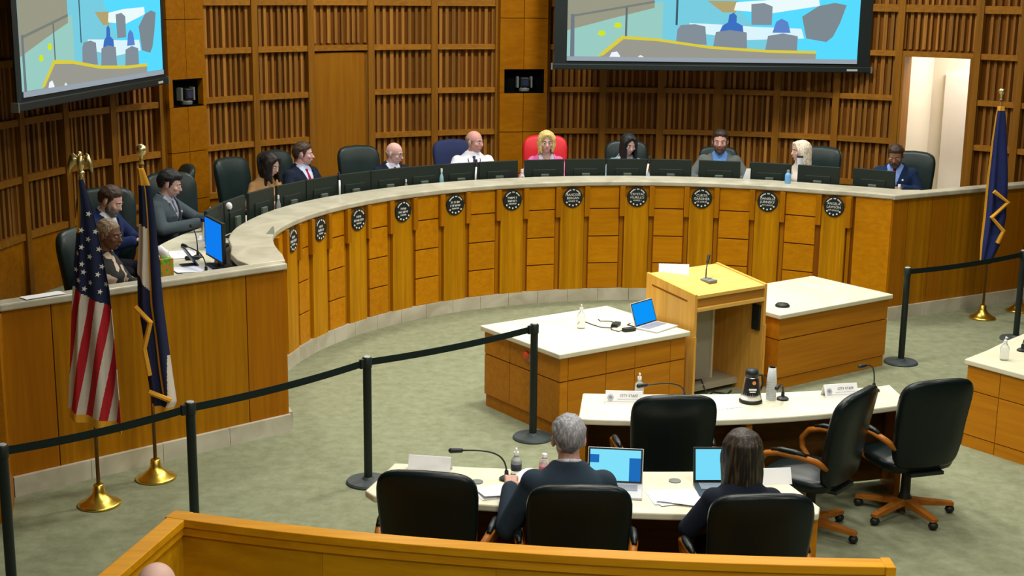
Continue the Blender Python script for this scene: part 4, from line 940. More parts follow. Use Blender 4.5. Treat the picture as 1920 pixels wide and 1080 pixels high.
def tent(label, c, rz, front, z=TT, text=None):
    t = thing('name_card', label, 'card', (*c, z), rz, 'folded name cards')
    w2, h2, d2 = 0.135, 0.092, 0.045
    for s, nm in ((-1, 'front_leaf'), (1, 'back_leaf')):
        MB().loft([[(-w2, s*d2, 0), (w2, s*d2, 0), (w2, s*(d2-0.003), 0), (-w2, s*(d2-0.003), 0)], [(-w2, s*0.002, h2), (w2, s*0.002, h2), (w2, 0, h2), (-w2, 0, h2)]]).build(nm, M_PAPER, t)
    if text:
        tilt = atan2(d2, h2)
        o = place(text_mesh('lettering', text, 0.026, M_INK, 0.0003), 'lettering', t, (0.035, -d2*0.42-0.0035, h2*0.66)); o.rotation_euler = (pi/2-tilt, 0, 0)
        mb = MB(); mb.lathe([(0.020, 0), (0.023, 0), (0.023, 0.0006), (0.020, 0.0006)], 24); mb.lathe([(0.0, 0), (0.012, 0), (0.012, 0.0006), (0, 0.0006)], 16)
        o = mb.build('seal', plain('seal_ink', (0.45, 0.48, 0.55), 0.7), t); o.location = (-0.098, -d2*0.52-0.003, h2*0.5); o.rotation_euler = (pi/2-tilt, 0, 0)
        mb = MB()
        for zz, x0, x1 in ((0.034, -0.05, 0.115), (0.018, -0.125, 0.125)):
            f = zz/h2; y_ = -d2*(1-f)-0.0018; mb.box(x0, x1, y_-0.0004, y_, zz, zz+0.0025)
        mb.build('printed_rule', plain('rule_ink', (0.40, 0.43, 0.48), 0.7), t)
    return t
tent('white folded card printed with staff title, left end of the middle table', (0.83, 9.60), radians(-3), True, text='CITY STAFF')
tent('white folded card printed with staff title, right half of the middle table', (2.47, 9.85), radians(14), True, text='CITY STAFF')
tent('blank back of a folded card at the left end of the nearest table', (-0.50, 8.13), radians(-9), False)
tent('blank back of a folded card beside the long-haired woman', (1.60, 7.98), radians(8), False)
t = thing('name_card', 'large blank white card standing on the lectern top', 'card', (1.50, 12.40, 1.098), radians(-4))
MB().loft([[(-0.14, 0, 0), (0.14, 0, 0), (0.14, 0.003, 0), (-0.14, 0.003, 0)], [(-0.14, 0.035, 0.12), (0.14, 0.035, 0.12), (0.14, 0.038, 0.12), (-0.14, 0.038, 0.12)]]).build('card_face', M_PAPER, t)
MB().box(-0.14, 0.14, 0.0, 0.09, 0.0, 0.004).build('card_foot', M_PAPER, t)

# coffee carafe, cups, adapters, box of tissues, tumblers
t = thing('coffee_carafe', 'steel coffee carafe with black lid and printed band beside the cups', 'carafe', (1.77, 9.66, TT))
MB().lathe([(0.0, 0), (0.082, 0), (0.086, 0.012), (0.082, 0.025), (0.0, 0.025)], 28).build('foot', M_BLACK, t, smooth=True)
MB().lathe([(0.076, 0.022), (0.080, 0.03), (0.072, 0.07), (0.050, 0.19), (0.046, 0.20), (0.0, 0.20)], 28).build('body', M_METAL, t, smooth=True)
MB().lathe([(0.0, 0.195), (0.048, 0.195), (0.050, 0.225), (0.042, 0.25), (0.0, 0.252)], 24).build('lid', M_BLACK, t, smooth=True)
wr_ = MB(); wr_.loft([[(r_*1.02*cos(radians(a_)), r_*1.02*sin(radians(a_)), z_) for a_ in range(205, 336, 10)] for r_, z_ in ((0.0715, 0.065), (0.058, 0.145), (0.050, 0.19))], cap=False, closed=False)
bd = wr_.build('printed_band', plain('band_black', (0.010, 0.010, 0.012), 0.4), t, smooth=True)
MB().lathe([(0.0, 0), (0.014, 0), (0.014, 0.002), (0, 0.002)], 14).build('band_picture', plain('band_orange', (0.75, 0.28, 0.08), 0.5), bd, loc=(0.010, -0.0575, 0.160)).rotation_euler = (pi/2, 0, 0)
MB().box(-0.028, 0.028, -0.067, -0.064, 0.105, 0.118).build('band_text', M_TEXT, bd); MB().box(-0.022, 0.022, -0.069, -0.066, 0.090, 0.098).build('band_text', M_TEXT, bd)
MB().tube([(0.045, 0.03, 0.20), (0.085, 0.055, 0.19), (0.095, 0.06, 0.12), (0.070, 0.045, 0.06)], 0.009, 8).build('handle', M_BLACK, t, smooth=True)
CUPS = plain('clear_cup', (0.66, 0.68, 0.68), 0.25, trans=0.35)
for (x, y, n_c, lb) in ((1.93, 9.72, 9, 'tall'), ):
    for k in range(n_c):
        c_ = MB(); h_ = 0.11; c_.lathe([(0.026, 0), (0.036, h_), (0.038, h_), (0.038, h_-0.004), (0.028, 0), (0.0, 0), (0.0, 0.002), (0.026, 0.002)][:4]+[(0.0275, 0.0)], 18)
        o = c_.build('plastic_cup', CUPS, smooth=True, loc=(x, y, TT+0.11+0.0175*k)); o.rotation_euler = (pi, 0, 0)
        tag(o, 'clear plastic cup in the upside-down stack beside the carafe', 'cup', 'stacked plastic cups')
for (x, y, rz, lb) in ((1.04, 11.74, 0.5, 'black power adapter next to the laptop on the left table'), (0.94, 11.92, 1.2, 'small black power adapter further from the laptop')):
    t = thing('power_adapter', lb, 'adapter', (x, y, TT), rz); MB().box(-0.06, 0.06, -0.03, 0.03, 0, 0.032).build('brick', M_BLACK, t, bevel=0.008)
    MB().tube([(0.06, 0, 0.015), (0.10, 0.03, 0.006), (0.13, 0.10, 0.006), (0.10, 0.18, 0.006), (0.16, 0.22, 0.006)], 0.004, 6).build('cord', M_BLACK, t, smooth=True)
    MB().tube([(-0.06, 0, 0.015), (-0.10, 0.01, 0.006), (-0.12, 0.10, 0.006), (-0.06, 0.20, 0.006), (0.02, 0.30, 0.006)], 0.004, 6).build('cord', M_BLACK, t, smooth=True)
tag(MB().lathe([(0.0, 0), (0.065, 0), (0.072, 0.012), (0.055, 0.03), (0.0, 0.034)], 24).build('speaker_puck', M_BLACK, loc=(2.60, 12.78, TT), smooth=True), 'black round speaker puck on the right table beside the lectern', 'speaker')
for x, y, z, lb in ((0.04, 11.62, TT, 'dark cable grommet on the left presentation table by the stanchion'), (-0.20, 7.92, TT, 'dark cable grommet on the nearest table behind the empty chair'), (1.02, 7.98, TT, 'dark cable grommet on the nearest table between the laptops')):
    tag(MB().lathe([(0.0, 0), (0.038, 0), (0.038, 0.006), (0.02, 0.008), (0.0, 0.008)], 18).build('cable_grommet', M_GREYPL, loc=(x, y, z)), lb, 'grommet', 'cable grommets')
tg = MB(); tg.loft([[(-0.035, -0.03, 0), (0.035, -0.03, 0), (0.035, 0.03, 0), (-0.035, 0.03, 0)], [(0.018, 0.012, 0.065), (0.032, 0.012, 0.065), (0.032, 0.02, 0.065), (0.018, 0.02, 0.065)]])
tag(tg.build('paper_clip_holder', plain('holder_grey', (0.25, 0.26, 0.20), 0.5), loc=(-2.24, 12.42, 1.46)), 'small grey wedge standing alone on the wide end of the ledge', 'holder')
t = thing('tissue_box', 'green and orange patterned tissue box at the left end of the dais', 'box', (-2.86, 10.98, DESK), radians(40))
def patmat():
    m, N, L, B = newmat('tissue_print'); B.inputs['Roughness'].default_value = 0.6
    tc = N.new('ShaderNodeTexCoord'); v = N.new('ShaderNodeTexVoronoi'); v.inputs['Scale'].default_value = 38; L.new(tc.outputs['Object'], v.inputs['Vector'])
    cr = N.new('ShaderNodeValToRGB'); cr.color_ramp.interpolation = 'CONSTANT'
    cr.color_ramp.elements[0].color = (0.20, 0.42, 0.02, 1); cr.color_ramp.elements[1].position = 0.62; cr.color_ramp.elements[1].color = (0.55, 0.22, 0.02, 1)
    e = cr.color_ramp.elements.new(0.3); e.color = (0.12, 0.30, 0.015, 1)
    L.new(v.outputs['Color'], cr.inputs['Fac']); L.new(cr.outputs['Color'], B.inputs['Base Color']); return m
MB().box(-0.058, 0.058, -0.058, 0.058, 0, 0.235).build('carton', patmat(), t, bevel=0.003)
tz = MB(); tz.loft([[(0.025*cos(2*pi*k/12), 0.02*sin(2*pi*k/12), 0.234) for k in range(12)], [((0.045+0.012*sin(3*k))*cos(2*pi*k/12), (0.03+0.01*cos(2*k))*sin(2*pi*k/12), 0.28) for k in range(12)], [(0.02*cos(2*pi*k/12)-0.03, 0.01*sin(2*pi*k/12), 0.33+0.01*sin(2*k)) for k in range(12)]])
tz.build('tissue', M_PAPER, t, smooth=True)
t = thing('steel_tumbler', 'tall steel tumbler with dark lid on the dais near the silver laptop', 'tumbler', (-2.98, 13.05, DESK))
MB().lathe([(0.0, 0), (0.033, 0), (0.036, 0.02), (0.043, 0.19), (0.0, 0.19)], 24).build('body', M_METAL, t, auto=True)
MB().lathe([(0.0, 0.185), (0.046, 0.185), (0.046, 0.215), (0.03, 0.225), (0.0, 0.225)], 20).build('lid', plain('lid_navy', (0.01, 0.015, 0.06), 0.4), t, auto=True)
t = thing('webcam', 'white ball webcam clipped on the monitor nearest the silver laptop', 'webcam', (*pol(4.42, 172.0), DESK+0.30), 0); t.scale = (.7, .7, .7)
MB().ell((0, 0, 0.07), (0.045, 0.035, 0.055)).build('camera_ball', M_WHITEPL, t, smooth=True); MB().box(-0.015, 0.015, -0.03, 0.03, 0, 0.03).build('clip', M_BLACK, t)
t = thing('tablet', 'dark blue tablet propped up among the papers beside the blue screen', 'tablet', (-2.80, 11.86, DESK), radians(120))
o = MB().box(-0.07, 0.07, -0.006, 0.006, 0, 0.20).build('tablet_body', plain('tablet_blue', (0.03, 0.06, 0.14), 0.35), t, bevel=0.004); o.rotation_euler = (radians(-35), 0, 0)
MB().box(-0.05, 0.05, 0.02, 0.14, 0, 0.01).build('stand', M_BLACK, t)
tag(MB().cap((0, 0, 0.02), (0.10, 0.02, 0.02), 0.02, 0.016, 10).build('handset', M_BLACK, loc=(-2.93, 12.05, DESK), smooth=True), 'black handset lying across the papers on the dais', 'handset')
tg = MB(); tg.lathe([(0.0, 0), (0.03, 0), (0.036, 0.09), (0.0, 0.09)], 18)
tag(tg.build('paper_cup', M_WHITEPL, loc=(*pol(4.50, 72.8), DESK), smooth=True), 'white paper cup half hidden right of the bearded man in grey', 'cup')
t = thing('white_card', 'white card standing right of the bearded man in grey', 'card', (*pol(4.45, 74.6), DESK), radians(-15))
MB().loft([[(-0.07, 0, 0.0), (0.07, 0, 0.0), (0.07, 0.004, 0.0), (-0.07, 0.004, 0.0)], [(0.02, 0.01, 0.30), (0.07, 0.01, 0.30), (0.07, 0.014, 0.30), (0.02, 0.014, 0.30)]]).build('card_sheet', M_PAPER, t)

# ------------------------------------------------------------------ people
def skin(c, nm): return plain('skin_'+nm, c, 0.55, noise=0.05, spec=0.35)
def hair_mat(c, c2=None):
    m, N, L, B = newmat('hair'); B.inputs['Roughness'].default_value = .5; B.inputs['Specular IOR Level'].default_value = .3
    tc = N.new('ShaderNodeTexCoord'); mp = N.new('ShaderNodeMapping'); mp.inputs['Scale'].default_value = (75, 75, 7) if c2 else (90, 90, 30)
    nz = N.new('ShaderNodeTexNoise'); nz.inputs['Scale'].default_value = 1; nz.inputs['Detail'].default_value = 3
    L.new(tc.outputs['Object'], mp.inputs['Vector']); L.new(mp.outputs[0], nz.inputs['Vector'])
    cr = N.new('ShaderNodeValToRGB'); cr.color_ramp.elements[0].position = .40 if c2 is None else .48; cr.color_ramp.elements[1].position = .66
    cr.color_ramp.elements[0].color = (*[v*.75 for v in c], 1); cr.color_ramp.elements[1].color = (*(c2 or [v*1.5 for v in c]), 1)
    L.new(nz.outputs['Fac'], cr.inputs['Fac']); L.new(cr.outputs['Color'], B.inputs['Base Color'])
    bp = N.new('ShaderNodeBump'); bp.inputs['Strength'].default_value = .5; bp.inputs['Distance'].default_value = .004
    L.new(nz.outputs['Fac'], bp.inputs['Height']); L.new(bp.outputs['Normal'], B.inputs['Normal']); return m
def cloth_m(c, nm, noise=0.10): return plain('cloth_'+nm, c, 0.9, noise=noise, scale=30, spec=0.15)
EYE = [plain('eye_white', (0.70, 0.68, 0.66), 0.3), plain('eye_iris', (0.03, 0.02, 0.015), 0.25)]
RM = [(.43, .03, .165, .12), (.47, .03, .185, .14), (.55, .02, .182, .135), (.66, .005, .168, .125), (.78, .0, .178, .128), (.88, .005, .195, .128), (.935, .012, .198, .112), (.970, .018, .172, .094), (1.0, .02, .128, .078), (1.03, .02, .092, .066), (1.06, .02, .066, .056)]
RF = [(.43, .03, .165, .12), (.47, .03, .185, .14), (.55, .02, .172, .13), (.66, .005, .140, .108), (.76, .0, .150, .112), (.85, -.008, .165, .130), (.915, .010, .165, .105), (.955, .018, .142, .082), (.985, .02, .105, .066), (1.015, .02, .076, .056), (1.045, .02, .056, .048)]
def person(label, loc, z0, yaw, lean=0.12, hy=0.0, hp=0.10, hr=0.0, skin_c=(0.55, 0.30, 0.20), hair=None, top=None, arms=None, fem=False, sc=1.0, vox=0.008, grip=(0.7, 0.7), beard=None, glasses=False, trousers=(0.02, 0.02, 0.03), leg=True, brow=(0.05, 0.03, 0.02), fine=False):
    t = thing('person', label, 'person', (loc[0], loc[1], z0), yaw); t.scale = (sc, sc, sc)
    RG = RF if fem else RM; k_ = 0.88 if fem else 1.0
    piv = Vector((0, 0.03, 0.52)); LM = Matrix.Translation(piv) @ Matrix.Rotation(lean, 4, 'X') @ Matrix.Translation(-piv); LMi = LM.inverted()
    def ring(z, yo, hw, hd, inf=0, n=24, e=2.5):
        r = []
        for k in range(n):
            u = 2*pi*k/n; q = 2/e; r.append(LM @ Vector(((hw+inf)*math.copysign(abs(cos(u))**q, cos(u)), yo+(hd+inf)*math.copysign(abs(sin(u))**q, sin(u)), z)))
        return r
    def torso(mb, inf=0, a=0, b=None): mb.loft([ring(*g, inf=inf) for g in RG[a:b]])
    SH = {s: LM @ Vector((s*(0.185 if not fem else 0.155), 0.02, 0.940 if not fem else 0.920)) for s in (-1, 1)}
    if arms is None: arms = {-1: ((-0.27, -0.10, 0.72), (-0.13, -0.36, 0.765)), 1: ((0.27, -0.10, 0.72), (0.13, -0.36, 0.765))}
    EL = {s: Vector(arms[s][0]) for s in arms}; WR = {s: Vector(arms[s][1]) for s in arms}
    # head frame
    npv = LM @ Vector((0, 0.012, 1.075)); HM = Matrix.Translation(npv) @ Matrix.Rotation(hy, 4, 'Z') @ Matrix.Rotation(hp, 4, 'X') @ Matrix.Rotation(hr, 4, 'Y') @ Matrix.Translation((0, -0.026, 0.104))
    hs = 1.06 if fem else 1.10; HM = HM @ Matrix.Scale(hs, 4); H3 = HM.to_3x3()
    h = lambda *p: HM @ Vector(p)
    B = MB(); torso(B)
    B.cap(LM @ Vector((0, .02, 1.0)), h(0, .020, -.055), .066*k_, .056*k_)
    B.ell(h(0, .012, .026), (.076, .096, .092), H3, 20, 14); B.ell(h(0, -.022, -.042), (.060, .066, .068), H3, 18, 12); B.ell(h(0, -.052, -.090), (.026, .024, .020), H3)
    B.ell(h(0, -.040, -.02), (.062, .050, .055), H3, 18, 12); B.ell(h(0, -.074, .018), (.048, .016, .014), H3)
    B.cap(h(0, -.086, .002), h(0, -.106, -.032), .0085, .0125, 10); B.ell(h(0, -.095, -.036), (.017, .012, .009), H3)
    for s in (-1, 1):
        B.ell(h(s*.077, .014, -.008), (.010, .020, .031), H3 @ Matrix.Rotation(s*0.35, 3, 'Z'), 12, 8); B.ell(h(s*.042, -.062, -.025), (.022, .022, .02), H3)
    B.ell(h(0, -.083, -.062), (.026, .010, .009), H3)
    for s in (-1, 1):
        B.cap(SH[s], EL[s], .052*k_, .042*k_); B.cap(EL[s], WR[s], .042*k_, .027*k_)
        # hand: palm, four fingers, thumb
        d = (WR[s]-EL[s]).normalized(); up = Vector((0, 0, 1)); sd = d.cross(up).normalized(); pn = sd.cross(d).normalized()
        g = grip[0 if s < 0 else 1]; pal = WR[s]+d*0.012
        for q in (-1.5, -.5, .5, 1.5): B.cap(pal+sd*(q*.010), pal+d*.075+sd*(q*.0195), .014, .0115, 8)
        for q, ln in ((-1.5, .066 if s > 0 else .052), (-.5, .080 if s > 0 else .072), (.5, .072 if s > 0 else .080), (1.5, .052 if s > 0 else .066)):
            p = pal+d*.078+sd*(q*.0205); an = 0.15
            for f in (.42, .33, .25):
                an += g*0.75; dv = (d*cos(an)-pn*sin(an)).normalized()+sd*(q*0.03); nx_ = p+dv*ln*f; B.cap(p, nx_, .0092, .0080, 8); p = nx_
        ts = 1 if s < 0 else -1; ts = -ts
        p = pal+d*.018-sd*(s*.020)*(-1 if s > 0 else -1)*s
        inw = sd if (sd.x*s < 0) else -sd
        p = pal+d*.016+inw*.020; q_ = p+(d*.55+inw*.75-pn*.25*g).normalized()*.038; r_ = q_+(d*.85+inw*.2-pn*.5*g).normalized()*.030
        B.cap(p, q_, .0125, .0105, 8); B.cap(q_, r_, .0105, .0085, 8)
    KN = {s: Vector((s*.13, -.40, .50)) for s in (-1, 1)}; AN = {s: Vector((s*.13, -.36, .09)) for s in (-1, 1)}
    if leg:
        for s in (-1, 1): B.cap((s*.09, .02, .50), KN[s], .078, .054); B.cap(KN[s], AN[s], .052, .036)
    body = remesh(B, 'body', skin(skin_c, 'tone'), vox if not fine else 0.006, 2, t)
    # trousers and shoes
    if leg:
        tm = cloth_m(trousers, 'trousers'); T = MB(); T.loft([ring(*g, inf=.010) for g in RG[:4]])
        for s in (-1, 1): T.cap((s*.09, .02, .50), KN[s], .092, .066); T.cap(KN[s], AN[s], .064, .050)
        remesh(T, 'trousers', tm, 0.014, 2, t)
        for s in (-1, 1):
            f = MB(); f.ell((s*.13, -.41, .045), (.045, .125, .043)); f.build('shoe', M_BLACK, t, smooth=True)
    # clothing
    kind = top['kind']; cm = cloth_m(top['c'], 'top', top.get('noise', .10)) if 'mat' not in top else top['mat']
    def garment(name, mat, inf, sleeve=1.0, neck=True, v=None, vx=0.012, lower=None):
        G = MB(); torso(G, inf, 1 if lower is None else lower, None if neck else 8)
        for s in (-1, 1):
            G.ell(SH[s], (.062*k_+inf*.6,)*3, None, 14, 10)
            if sleeve > 0: G.cap(SH[s], SH[s]+(EL[s]-SH[s])*min(1, sleeve*2), .058*k_+inf*.5, .050*k_+inf*.5)
            if sleeve > 0.5: G.cap(EL[s], EL[s]+(WR[s]-EL[s])*(sleeve-.5)*1.94, .050*k_+inf*.5, .038*k_+inf*.4)
        o = remesh(G, name, mat, vx, 3, t)
        bm = bmesh.new(); bm.from_mesh(o.data); kill = []
        for f in bm.faces:
            c = LMi @ f.calc_center_median()
            if c.z > 1.045 and hypot(c.x, c.y-.02) < (.050*k_ if neck else .09): kill.append(f)
            elif v and c.y < 0.0 and abs(c.x) < v[1]*max(0, (c.z-v[0])/(1.02-v[0])) and c.z > v[0]: kill.append(f)
        bmesh.ops.delete(bm, geom=kill, context='FACES'); bm.to_mesh(o.data); bm.free()
        sd_ = o.modifiers.new('thick', 'SOLIDIFY'); sd_.thickness = 0.005; sd_.offset = 1
        return o
    def fy(z):
        for (z0_, a0, b0, c0), (z1_, a1, b1, c1) in zip(RG[:-1], RG[1:]):
            if z0_ <= z <= z1_:
                u = (z-z0_)/(z1_-z0_); return (a0+(a1-a0)*u)-(c0+(c1-c0)*u)
        return -.05
    if kind == 'suit':
        sh = garment('shirt', cloth_m(top['shirt'], 'shirt', .03), .008, 0.0)
        C_ = MB(); 
        for s in (-1, 1): C_.tube([LM @ Vector((s*.006, -.052, 1.015)), LM @ Vector((s*.045, -.030, 1.045)), LM @ Vector((s*.058, .02, 1.065)), LM @ Vector((s*.03, .068, 1.075)), LM @ Vector((0, .075, 1.077))], .011, 8)
        C_.build('collar', cloth_m(top['shirt'], 'collar', .03), sh, smooth=True)
        jk = garment('jacket', cm, .022, 1.0, True, (top.get('vz', .72), .092))
        JC = MB(); JC.tube([LM @ Vector((-.078, -.040, 1.000)), LM @ Vector((-.080, .02, 1.035)), LM @ Vector((-.045, .076, 1.052)), LM @ Vector((0, .088, 1.055)), LM @ Vector((.045, .076, 1.052)), LM @ Vector((.080, .02, 1.035)), LM @ Vector((.078, -.040, 1.000))], .015, 8); JC.build('jacket_collar', cm, jk, smooth=True)
        for s in (-1, 1):                                   # lapels
            lp = MB(); zz = [top.get('vz', .72), .80, .88, .95, 1.005]; R1 = []
            for z in zz:
                u = (z-zz[0])/(1.02-zz[0]); xi = .092*u; wo = .012+.05*sin(pi*min(1, u*1.05)); y_ = fy(z)-.040+.10*xi
                R1.append([LM @ Vector((s*xi, y_, z)), LM @ Vector((s*(xi+wo), y_+.25*wo+.004, z)), LM @ Vector((s*(xi+wo), y_+.25*wo+.012, z)), LM @ Vector((s*xi, y_+.010, z))])
            lp.loft(R1); lp.build('lapel', cm, jk, smooth=False)
        if top.get('tie'):
            tb = MB(); R1 = []
            for z, hw in ((1.015, .014), (1.0, .020), (.985, .013), (.92, .020), (.84, .027), (.74, .033), (.70, .004)):
                y_ = fy(z)-.016; R1.append([LM @ Vector((-hw, y_, z)), LM @ Vector((hw, y_, z)), LM @ Vector((hw, y_+.008, z)), LM @ Vector((-hw, y_+.008, z))])
            tb.loft(R1); tb.build('tie', cloth_m(top['tie'], 'tie'), t)
        if top.get('pin'): 
            c_ = LM @ Vector((.105, fy(.90)-.022, .90)); MB().ell(c_, (.013, .006, .013), None, 12, 8).build('lapel_pin', M_WHITEPL, jk, smooth=True)
    elif kind == 'shirt':
        sh = garment('shirt', cm, .014, top.get('sleeve', 1.0))
        C_ = MB()
        for s in (-1, 1): C_.tube([LM @ Vector((s*.006, -.056, 1.015)), LM @ Vector((s*.048, -.030, 1.045)), LM @ Vector((s*.060, .02, 1.065)), LM @ Vector((s*.03, .070, 1.075)), LM @ Vector((0, .078, 1.077))], .012, 8)
        C_.build('collar', cm, sh, smooth=True)
        if top.get('tie'):
            tb = MB(); R1 = []
            for z, hw in ((1.015, .014), (1.0, .020), (.985, .013), (.92, .020), (.84, .027), (.74, .033), (.70, .004)):
                y_ = fy(z)-.024; R1.append([LM @ Vector((-hw, y_, z)), LM @ Vector((hw, y_, z)), LM @ Vector((hw, y_+.008, z)), LM @ Vector((-hw, y_+.008, z))])
            tb.loft(R1); tb.build('tie', cloth_m(top['tie'], 'tie'), t)
        if top.get('lanyard'):
            lb = MB()
            for s in (-1, 1): lb.tube([LM @ Vector((s*.055, .0, 1.05)), LM @ Vector((s*.075, fy(.97)-.018, .97)), LM @ Vector((s*.045, fy(.86)-.022, .86)), LM @ Vector((0, fy(.74)-.024, .74))], .006, 6)
            lb.build('lanyard', M_BLACK, t)
    elif kind == 'dress':
        garment('blouse', cm, .012, top.get('sleeve', 0.95), True, top.get('v'))
    elif kind == 'open':                                    # open jacket over a light top
        garment('blouse', cloth_m(top['shirt'], 'blouse', .05), .008, 0.0, True, (.90, .06))
        garment('jacket', cm, .020, top.get('sleeve', 1.0), True, (top.get('vz', .60), .10))
    # face details
    for s in (-1, 1):
        e = MB(); e.ell((0, 0, 0), (.0125, .0105, .010), None, 12, 10)
        for i, f in enumerate(e.f):
            c = sum((Vector(e.v[q]) for q in f), Vector())/len(f)
            if c.y < -.0085: e.m[i] = 1
        o = e.build('eye', EYE, t, smooth=True); o.matrix_local = HM @ Matrix.Translation((s*.031, -.0815, .0))
        eb = MB(); eb.tube([h(s*.013, -.0925, .019), h(s*.031, -.0925, .025), h(s*.048, -.078, .020)], [.0035, .0048, .002], 6); eb.build('eyebrow', plain('brow', brow, .8), t, smooth=True)
    lp = MB(); lp.ell(h(0, -.0905, -.0585), (.021, .0055, .0035), H3); lp.ell(h(0, -.0895, -.0655), (.018, .006, .0042), H3)
    lp.build('lips', plain('lip', (skin_c[0]*.85, skin_c[1]*.55, skin_c[2]*.6), .5), t, smooth=True)
    if glasses:
        gl = MB()
        for s in (-1, 1):
            gl.tube([h(s*.031+.021*cos(2*pi*k/14), -.098+.004*abs(cos(2*pi*k/14)), .0+.017*sin(2*pi*k/14)) for k in range(15)], .0016, 6)
            gl.tube([h(s*.052, -.094, .004), h(s*.072, -.05, .006), h(s*.080, .015, .004)], .0018, 6)
        gl.tube([h(-.010, -.1, .003), h(.010, -.1, .003)], .0016, 6); gl.build('glasses', M_BLACK, t, smooth=True)
    # hair
    if hair:
        st = hair['s']; hm_ = hair_mat(hair['c'], hair.get('streak'))
        HB = MB(); rr = random.Random(int(loc[0]*100))
        front = hair.get('front', .066)+.006
        def hl(c):                                          # hairline height under a point of the skull
            y = c.y; ax_ = abs(c.x)
            if y < -.045: return front-.016*(ax_/.06)**2
            if y < -.012: u = (y+.045)/.033; return (front-.012)*(1-u)+(-.020)*u
            if y < .002: return -.020
            if y < .032: u = (y-.002)/.030; return .032-.010*u
            u = min(1, (y-.032)/.03); return .022*(1-u)-.062*u
        def shell(infl, keep, name='hair', mat=hm_, lo_=None):
            S = MB(); S.ell((0, .012, .026), (.076, .096, .092), None, 56, 40)
            bm = bmesh.new(); me = S.mesh('x', mat); bm.from_mesh(me)
            bmesh.ops.delete(bm, geom=[f for f in bm.faces if not keep(f.calc_center_median())], context='FACES')
            nb = {v for v in bm.verts if v.is_boundary}
            for v in bm.verts:
                dn = Vector((v.co.x/.076**2, (v.co.y-.012)/.096**2, (v.co.z-.026)/.092**2)).normalized()
                dmin = min((v.co-b.co).length for b in nb) if nb else 1
                tp = sstep(min(1, dmin/.022))
                n_ = .0030*sin(v.co.x*150+v.co.z*60+v.co.y*30)*cos(v.co.y*110+1.0)+.0016*sin(v.co.x*420+v.co.y*90)
                v.co = v.co+dn*(.002+infl*tp+n_*tp)
            for v in bm.verts: v.co = HM @ v.co
            bm.to_mesh(me); bm.free()
            o = bpy.data.objects.new(name, me); COL.objects.link(o); o.parent = t
            for p in me.polygons: p.use_smooth = True
            m_ = o.modifiers.new('thick', 'SOLIDIFY'); m_.thickness = .008; m_.offset = -1
            return o
        def keep_short(c): return c.z > hl(c)
        if st == 'short':
            shell(hair.get('inf', .012), keep_short)
            if hair.get('volume'):
                V_ = MB(); V_.ell(h(0, -.015, .088), (.062, .080, .036), H3, 24, 12); V_.ell(h(0, -.060, .075), (.052, .034, .028), H3); remesh(V_, 'hair_top', hm_, .008, 2, t)
        elif st == 'sides':
            shell(.006, lambda c: hl(c) < c.z < hair.get('top', .035)+.3*(c.y-.05) and c.y > -.035)
        elif st in ('long', 'bob', 'back'):
            lo = hair.get('len', .26); wv = hair.get('wave', .0)
            HB.ell(h(0, .022, .036), (.088, .100, .096), H3, 24, 16)
            def down(x, y, z, dz): 
                p = h(x, y, z); return Vector((p.x, p.y, p.z))-Vector((0, 0, dz))
            for k in range(13):
                an = radians(-38+k*(256/12)) if st != 'back' else radians(-10+k*(200/12)); x0, y0 = .078*cos(an), .020+.088*sin(an)
                pts = [h(x0*.35, .02+(y0-.02)*.35, .112), h(x0*.80, .02+(y0-.02)*.80, .085)]; rs = [.016, .024]; nseg = 7; L_ = lo*(1 if sin(an) > -.2 else hair.get('fr', .85))*(.90+.16*rr.random())
                for i in range(nseg):
                    u = i/(nseg-1); w_ = wv*sin(u*9+k*1.7)
                    p = down(x0*(1+.10*sin(pi*u)+w_), y0*(1+.04*u)+(.015*u if sin(an) > .3 else -.010*u), .045-.02*0, L_*u+.0)
                    pts.append(p); rs.append(.030*(1-.45*u)+.002*sin(k+u*12))
                HB.tube(pts, rs, 8)
            HB.ell(h(0, .0, .092), (.066, .078, .034), H3)
            for s in (-1, 1): HB.cap(h(s*.030, -.072, .088), h(s*.074, -.052, .020), .020, .020); HB.cap(h(s*.074, -.052, .020), h(s*.080, -.03, -.06), .020, .018)
            remesh(HB, 'hair', hm_, .009, 5, t)
            if hair.get('strands'):
                S_ = MB()
                for k in range(7):
                    an = radians(55+k*12); x0, y0 = .088*cos(an), .02+.104*sin(an)
                    S_.tube([down(x0*(1+.10*sin(pi*u)), y0*(1+.10*u)+.012, .0, lo*(.25+.78*u)) for u in (0, .25, .5, .75, 1)], [.006, .009, .008, .006, .002], 6)
                S_.build('hair_streaks', plain('streak', hair['streak'], .5, noise=.2), t, smooth=True)
    if beard:
        bd = MB(); bd.ell(h(0, -.030, -.066), (.064, .066, .058), H3, 18, 12); bd.ell(h(0, -.060, -.100), (.036, .034, .030), H3)
        for s in (-1, 1): bd.cap(h(s*.062, -.005, -.012), h(s*.052, -.035, -.07), .013, .016); bd.cap(h(0, -.097, -.048), h(s*.030, -.082, -.062), .007, .007)
        o = remesh(bd, 'beard', plain('beard_hair', beard, .8, noise=.3, scale=80), .007, 1, t)
        bm = bmesh.new(); bm.from_mesh(o.data); Hi = HM.inverted(); kill = []
        for f in bm.faces:
            c = Hi @ f.calc_center_median()
            if (c.y < -.06 and abs(c.x) < .024 and -.070 < c.z < -.052) or c.z > .0 or (abs(c.x) < .05 and c.z > -.042): kill.append(f)
        bmesh.ops.delete(bm, geom=kill, context='FACES'); bm.to_mesh(o.data); bm.free()
    return t
FACE = lambda deg: radians(deg+90)
P1, P2, P3_, P4 = (0.60, 0.34, 0.25), (0.66, 0.40, 0.31), (0.30, 0.135, 0.065), (0.17, 0.075, 0.038)
